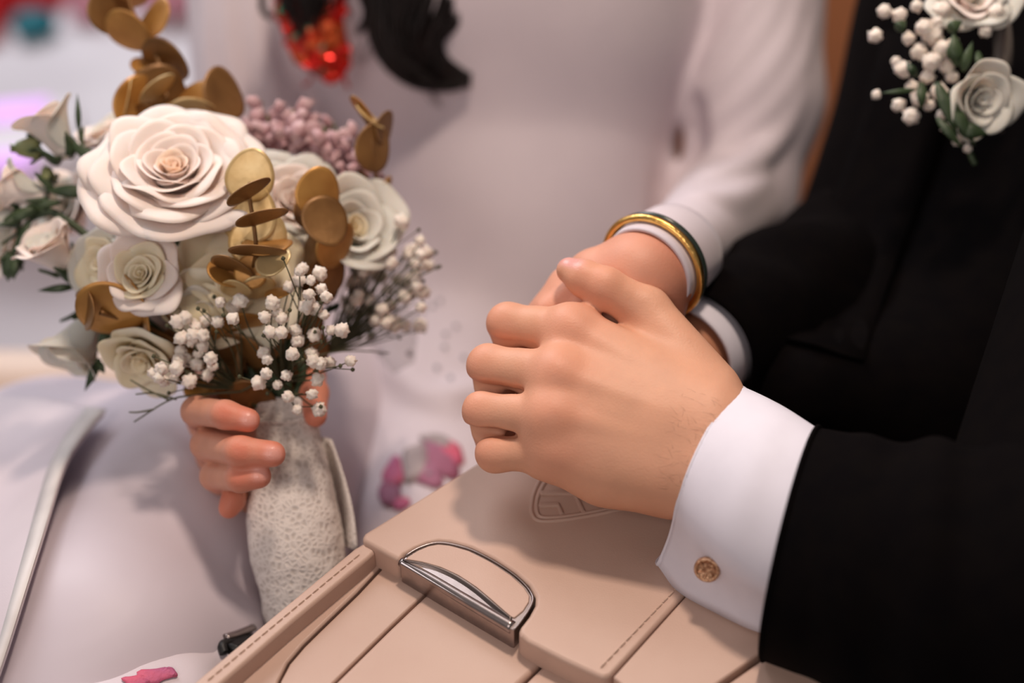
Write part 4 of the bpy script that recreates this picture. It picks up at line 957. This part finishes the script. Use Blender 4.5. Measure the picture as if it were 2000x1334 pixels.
# baby's breath: one popcorn-like floret mesh, shared
def floret_mesh(seed):
    bm_ = bmesh.new(); bmesh.ops.create_icosphere(bm_, subdivisions=3, radius=1)
    for v in bm_.verts:
        nn = v.co.normalized(); k = mnoise.noise(nn*2.6+Vector((seed*7.1, 0, 0))); k2 = mnoise.noise(nn*6+Vector((0, seed*3.3, 0)))
        v.co = nn*(.82+.34*k+.20*k2)
    me = bpy.data.meshes.new('floret'); bm_.to_mesh(me); bm_.free(); me.materials.append(M['gyp']); me.polygons.foreach_set('use_smooth', [True]*len(me.polygons)); return me
FM = [floret_mesh(i) for i in range(4)]
def spray(name, root, pts, d0, size, spread=.008, dd=None):
    rg = np.random.default_rng(abs(hash(name)) % 1000 if False else len(pts)*13+int(root[0]))
    R0 = P(root[0], root[1], root[2]); parts = []; loc = []
    for (x, y) in pts:
        d = d0+rg.uniform(-spread, spread); p = P(x, y, d); loc.append((p, rg.uniform(.8, 1.2)))
        f = rg.uniform(.45, .7); mid = R0*(1-f)+p*f+np.array([rg.uniform(-.004, .004), 0, -.004*rg.random()])
        parts.append(tube([R0, mid, p], [.0006, .0004, .0003], 5, 10))
        if rg.random() < .5:
            e = mid+(p-mid)*.4; q = p+np.array([rg.uniform(-.012, .012), 0, rg.uniform(-.008, .010)]); parts.append(tube([e, q], [.00035, .0003], 4))
            bu = tube([q-[0, 0, .001], q, q+[0, 0, .0012]], [.0006, .0012, .0004], 6); parts.append(bu)
    o = mk(name, *merge(parts), M['gypstem'], bq)
    for p, s in loc:
        k = bpy.data.objects.new('floret', FM[int(rg.integers(4))]); link(k, o, p); k.scale = [size*s]*3; k.rotation_euler = rg.uniform(0, 6.28, 3)
    return o
front = [(590, 525), (584, 546), (625, 535), (607, 548), (565, 560), (628, 565), (603, 575), (606, 588), (532, 592), (470, 588), (455, 622), (517, 620), (550, 622), (611, 606), (632, 615), (527, 648), (550, 650), (577, 645), (581, 665), (614, 655), (646, 645), (668, 645), (515, 690), (522, 702), (571, 692), (609, 690), (612, 705), (520, 730), (560, 733), (505, 748), (542, 752), (563, 775), (580, 800), (623, 800), (620, 742), (625, 710), (645, 708), (685, 705), (610, 770), (597, 600), (620, 600), (637, 580), (540, 610), (585, 530)]
spray('gypsophila_sprig', (550, 745, .655), front, .620, .0036)
leftg = [(347, 629), (362, 621), (380, 635), (402, 626), (425, 628), (355, 660), (378, 655), (395, 655), (353, 685), (396, 675), (363, 703), (412, 700), (384, 712), (345, 720), (405, 733), (310, 738), (315, 720), (340, 740), (370, 745), (430, 590), (455, 600), (385, 640), (372, 668), (388, 690), (350, 705), (320, 745), (300, 730), (415, 715)]
spray('gypsophila_sprig', (470, 760, .658), leftg, .632, .0036)
rightg = [(785, 433), (820, 470), (765, 490), (818, 515), (826, 515), (830, 495), (713, 495), (730, 487), (755, 487), (730, 515), (757, 515), (705, 530), (710, 545), (755, 565), (762, 595), (750, 610), (815, 560), (700, 575), (686, 605), (775, 630), (800, 545), (745, 540), (690, 560), (720, 585), (838, 520), (770, 640), (735, 625), (790, 580), (720, 610), (680, 590), (740, 500), (700, 505), (812, 540), (775, 545), (825, 570)]
rq = np.random.default_rng(77)
rightg += [(690+150*rq.random(), 470+170*rq.random()) for _ in range(34)]
spray('gypsophila_sprig', (640, 690, .69), rightg, .700, .0040, .02)
V, Fc = merge([tube([P(*q) for q in s], [.0006, .0004], 5, 14) for s in ([(470, 765, .65), (380, 772, .648), (330, 782, .646), (262, 824, .648)], [(330, 781, .646), (290, 762, .645), (255, 742, .645)], [(300, 800, .646), (270, 805, .646), (252, 805, .646)], [(345, 780, .646), (300, 768, .646), (265, 770, .646)], [(470, 765, .65), (560, 720, .655), (640, 690, .66), (700, 685, .68), (760, 690, .69)])])
mk('gypsophila_sprig', V, Fc, M['gypstem'], bq)
# mauve statice behind
rg = np.random.default_rng(5); parts = []; parts2 = []
for i in range(420):
    t = rg.random(); x = 500+200*t+rg.normal()*15; y = 268+95*t+rg.normal()*28-20*math.sin(3*t)
    c = P(x, y, .722+rg.normal()*.012); r = .0030+.0022*rg.random()
    bm_ = bmesh.new(); bmesh.ops.create_icosphere(bm_, subdivisions=1, radius=r)
    parts.append((np.array([np.array(v.co)*(1+.3*rg.normal()) for v in bm_.verts])+c, [tuple(v.index for v in f.verts) for f in bm_.faces])); bm_.free()
for i in range(46):
    x = 500+190*rg.random(); y = 225+40*rg.random()+.25*(x-500)-20
    c = P(x, y, .75+rg.normal()*.01); parts2.append(tube([c, c+np.array([.001*rg.normal(), 0, .004])], [.0016, .0008], 5)); parts2.append(tube([P(600, 360, .735), c], [.0006, .0004], 4))
sta = mk('statice_cluster', *merge(parts), M['statice'], bq); tag(sta, 'dusty mauve statice blossoms', kind='stuff')
tag(mk('statice_sprig', *merge(parts2), M['greenlt'], bq), kind='stuff')
# packed foliage, stems inside the head
parts = [tube([P(560+rg.normal()*8, 820, .664), P(500+rg.normal()*50, 700+rg.normal()*20, .668), P(400+rg.normal()*110, 520+rg.normal()*70, .695)], [.0022, .002, .0018], 6, 12) for i in range(26)]
mk('stem_bunch', *merge(parts), M['green'], bq)
for i in range(40):
    a = rg.random()*6.28; r = math.sqrt(rg.random()); x = 420+200*r*math.cos(a); y = 580+150*r*math.sin(a)
    euc_leaf(x, min(y, 665), .694+.006*rg.random(), rg.uniform(0, 180), 46, 34, M['green'] if rg.random() < .6 else g2, bq, 1)
# sheer tulle at the right with tiny stones
rows = []
for t in np.linspace(0, 1, 12):
    rows.append([P(690+130*f+(30-40*f)*t, 570+40*f+(150-20*f)*t*(1-.55*abs(f-.55)), .74+.05*t+.02*math.sin(6*f)) for f in np.linspace(0, 1, 14)])
tu = mk('tulle', np.vstack(rows), grid_faces(12, 14), M['tulle'], bq)
for (x, y, d, s) in ((725, 655, .735, .0036), (790, 577, .74, .0032), (770, 605, .74, .0022), (800, 690, .77, .0022), (745, 690, .75, .0018)):
    bm_ = bmesh.new(); bmesh.ops.create_icosphere(bm_, subdivisions=1, radius=s); me = bpy.data.meshes.new('rhinestone'); bm_.to_mesh(me); bm_.free(); me.materials.append(M['rhine']); link(bpy.data.objects.new('rhinestone', me), tu, P(x, y, d))

# ------------------------------------------------------------------ boutonniere on the lapel
bt_ = empty('boutonniere', P(1880, 290, .69), 'white rose boutonniere with white buds and green leaves on the black lapel', 'flower')
db = .69
rose(1885, 190, db, cv(.2, -.25, 1), .026, 14, [K, K, K], seed=51, openk=.65, parent=bt_)
rose(1880, 30, db+.01, cv(0, .4, .9), .026, 14, [K, W, K], seed=52, openk=.85, parent=bt_)
for (x, y, r) in ((1727, 22, 16), (1710, 70, 17), (1756, 30, 18), (1790, 12, 15), (1822, 66, 26), (1795, 100, 20), (1765, 135, 20), (1756, 205, 16), (1780, 228, 20), (1796, 190, 20), (1712, 185, 11), (1840, 20, 20), (1812, 150, 17), (1860, 90, 18), (1750, 120, 12), (1870, 275, 12), (1890, 290, 10), (1850, 250, 13), (1820, 120, 22), (1835, 180, 20), (1925, 60, 16), (1945, 25, 20), (1840, 95, 20), (1850, 130, 18), (1870, 115, 16), (1805, 55, 20), (1775, 75, 15), (1830, 45, 18), (1780, 170, 15), (1815, 205, 14), (1840, 225, 13), (1860, 150, 14)):
    k = bpy.data.objects.new('bud', FM[int(RNG.integers(4))]); link(k, bt_, P(x, y, db-.012+.01*RNG.random())); k.scale = [r*db/FPX*.95]*3; k.rotation_euler = RNG.uniform(0, 6, 3)
for b, tp, wd in (((1870, 130), (1862, 60), 14), ((1880, 140), (1900, 80), 10), ((1830, 160), (1870, 265), 13), ((1850, 190), (1905, 285), 14), ((1870, 250), (1930, 262), 16), ((1790, 150), (1770, 120), 9), ((1790, 175), (1720, 182), 5), ((1750, 60), (1770, 40), 12), ((1830, 230), (1880, 290), 9), ((1800, 160), (1800, 215), 10), ((1850, 60), (1880, 40), 12), ((1850, 110), (1880, 95), 16), ((1910, 100), (1915, 140), 8)):
    blade(b, tp, wd, db-.018, M['green'], bt_)
stem([(1860, 180), (1880, 250), (1895, 300), (1905, 322)], [.70, .69, .69, .69], .0016, M['green'], 'stem', bt_)
rows = []
for t in np.linspace(0, 1, 10): rows.append([P(1930+40*f+10*math.sin(t*5), 20+240*t, db+.012*math.sin(5*f+3*t)) for f in np.linspace(0, 1, 6)])
mk('tulle', np.vstack(rows), grid_faces(10, 6), M['tulle'], bt_)
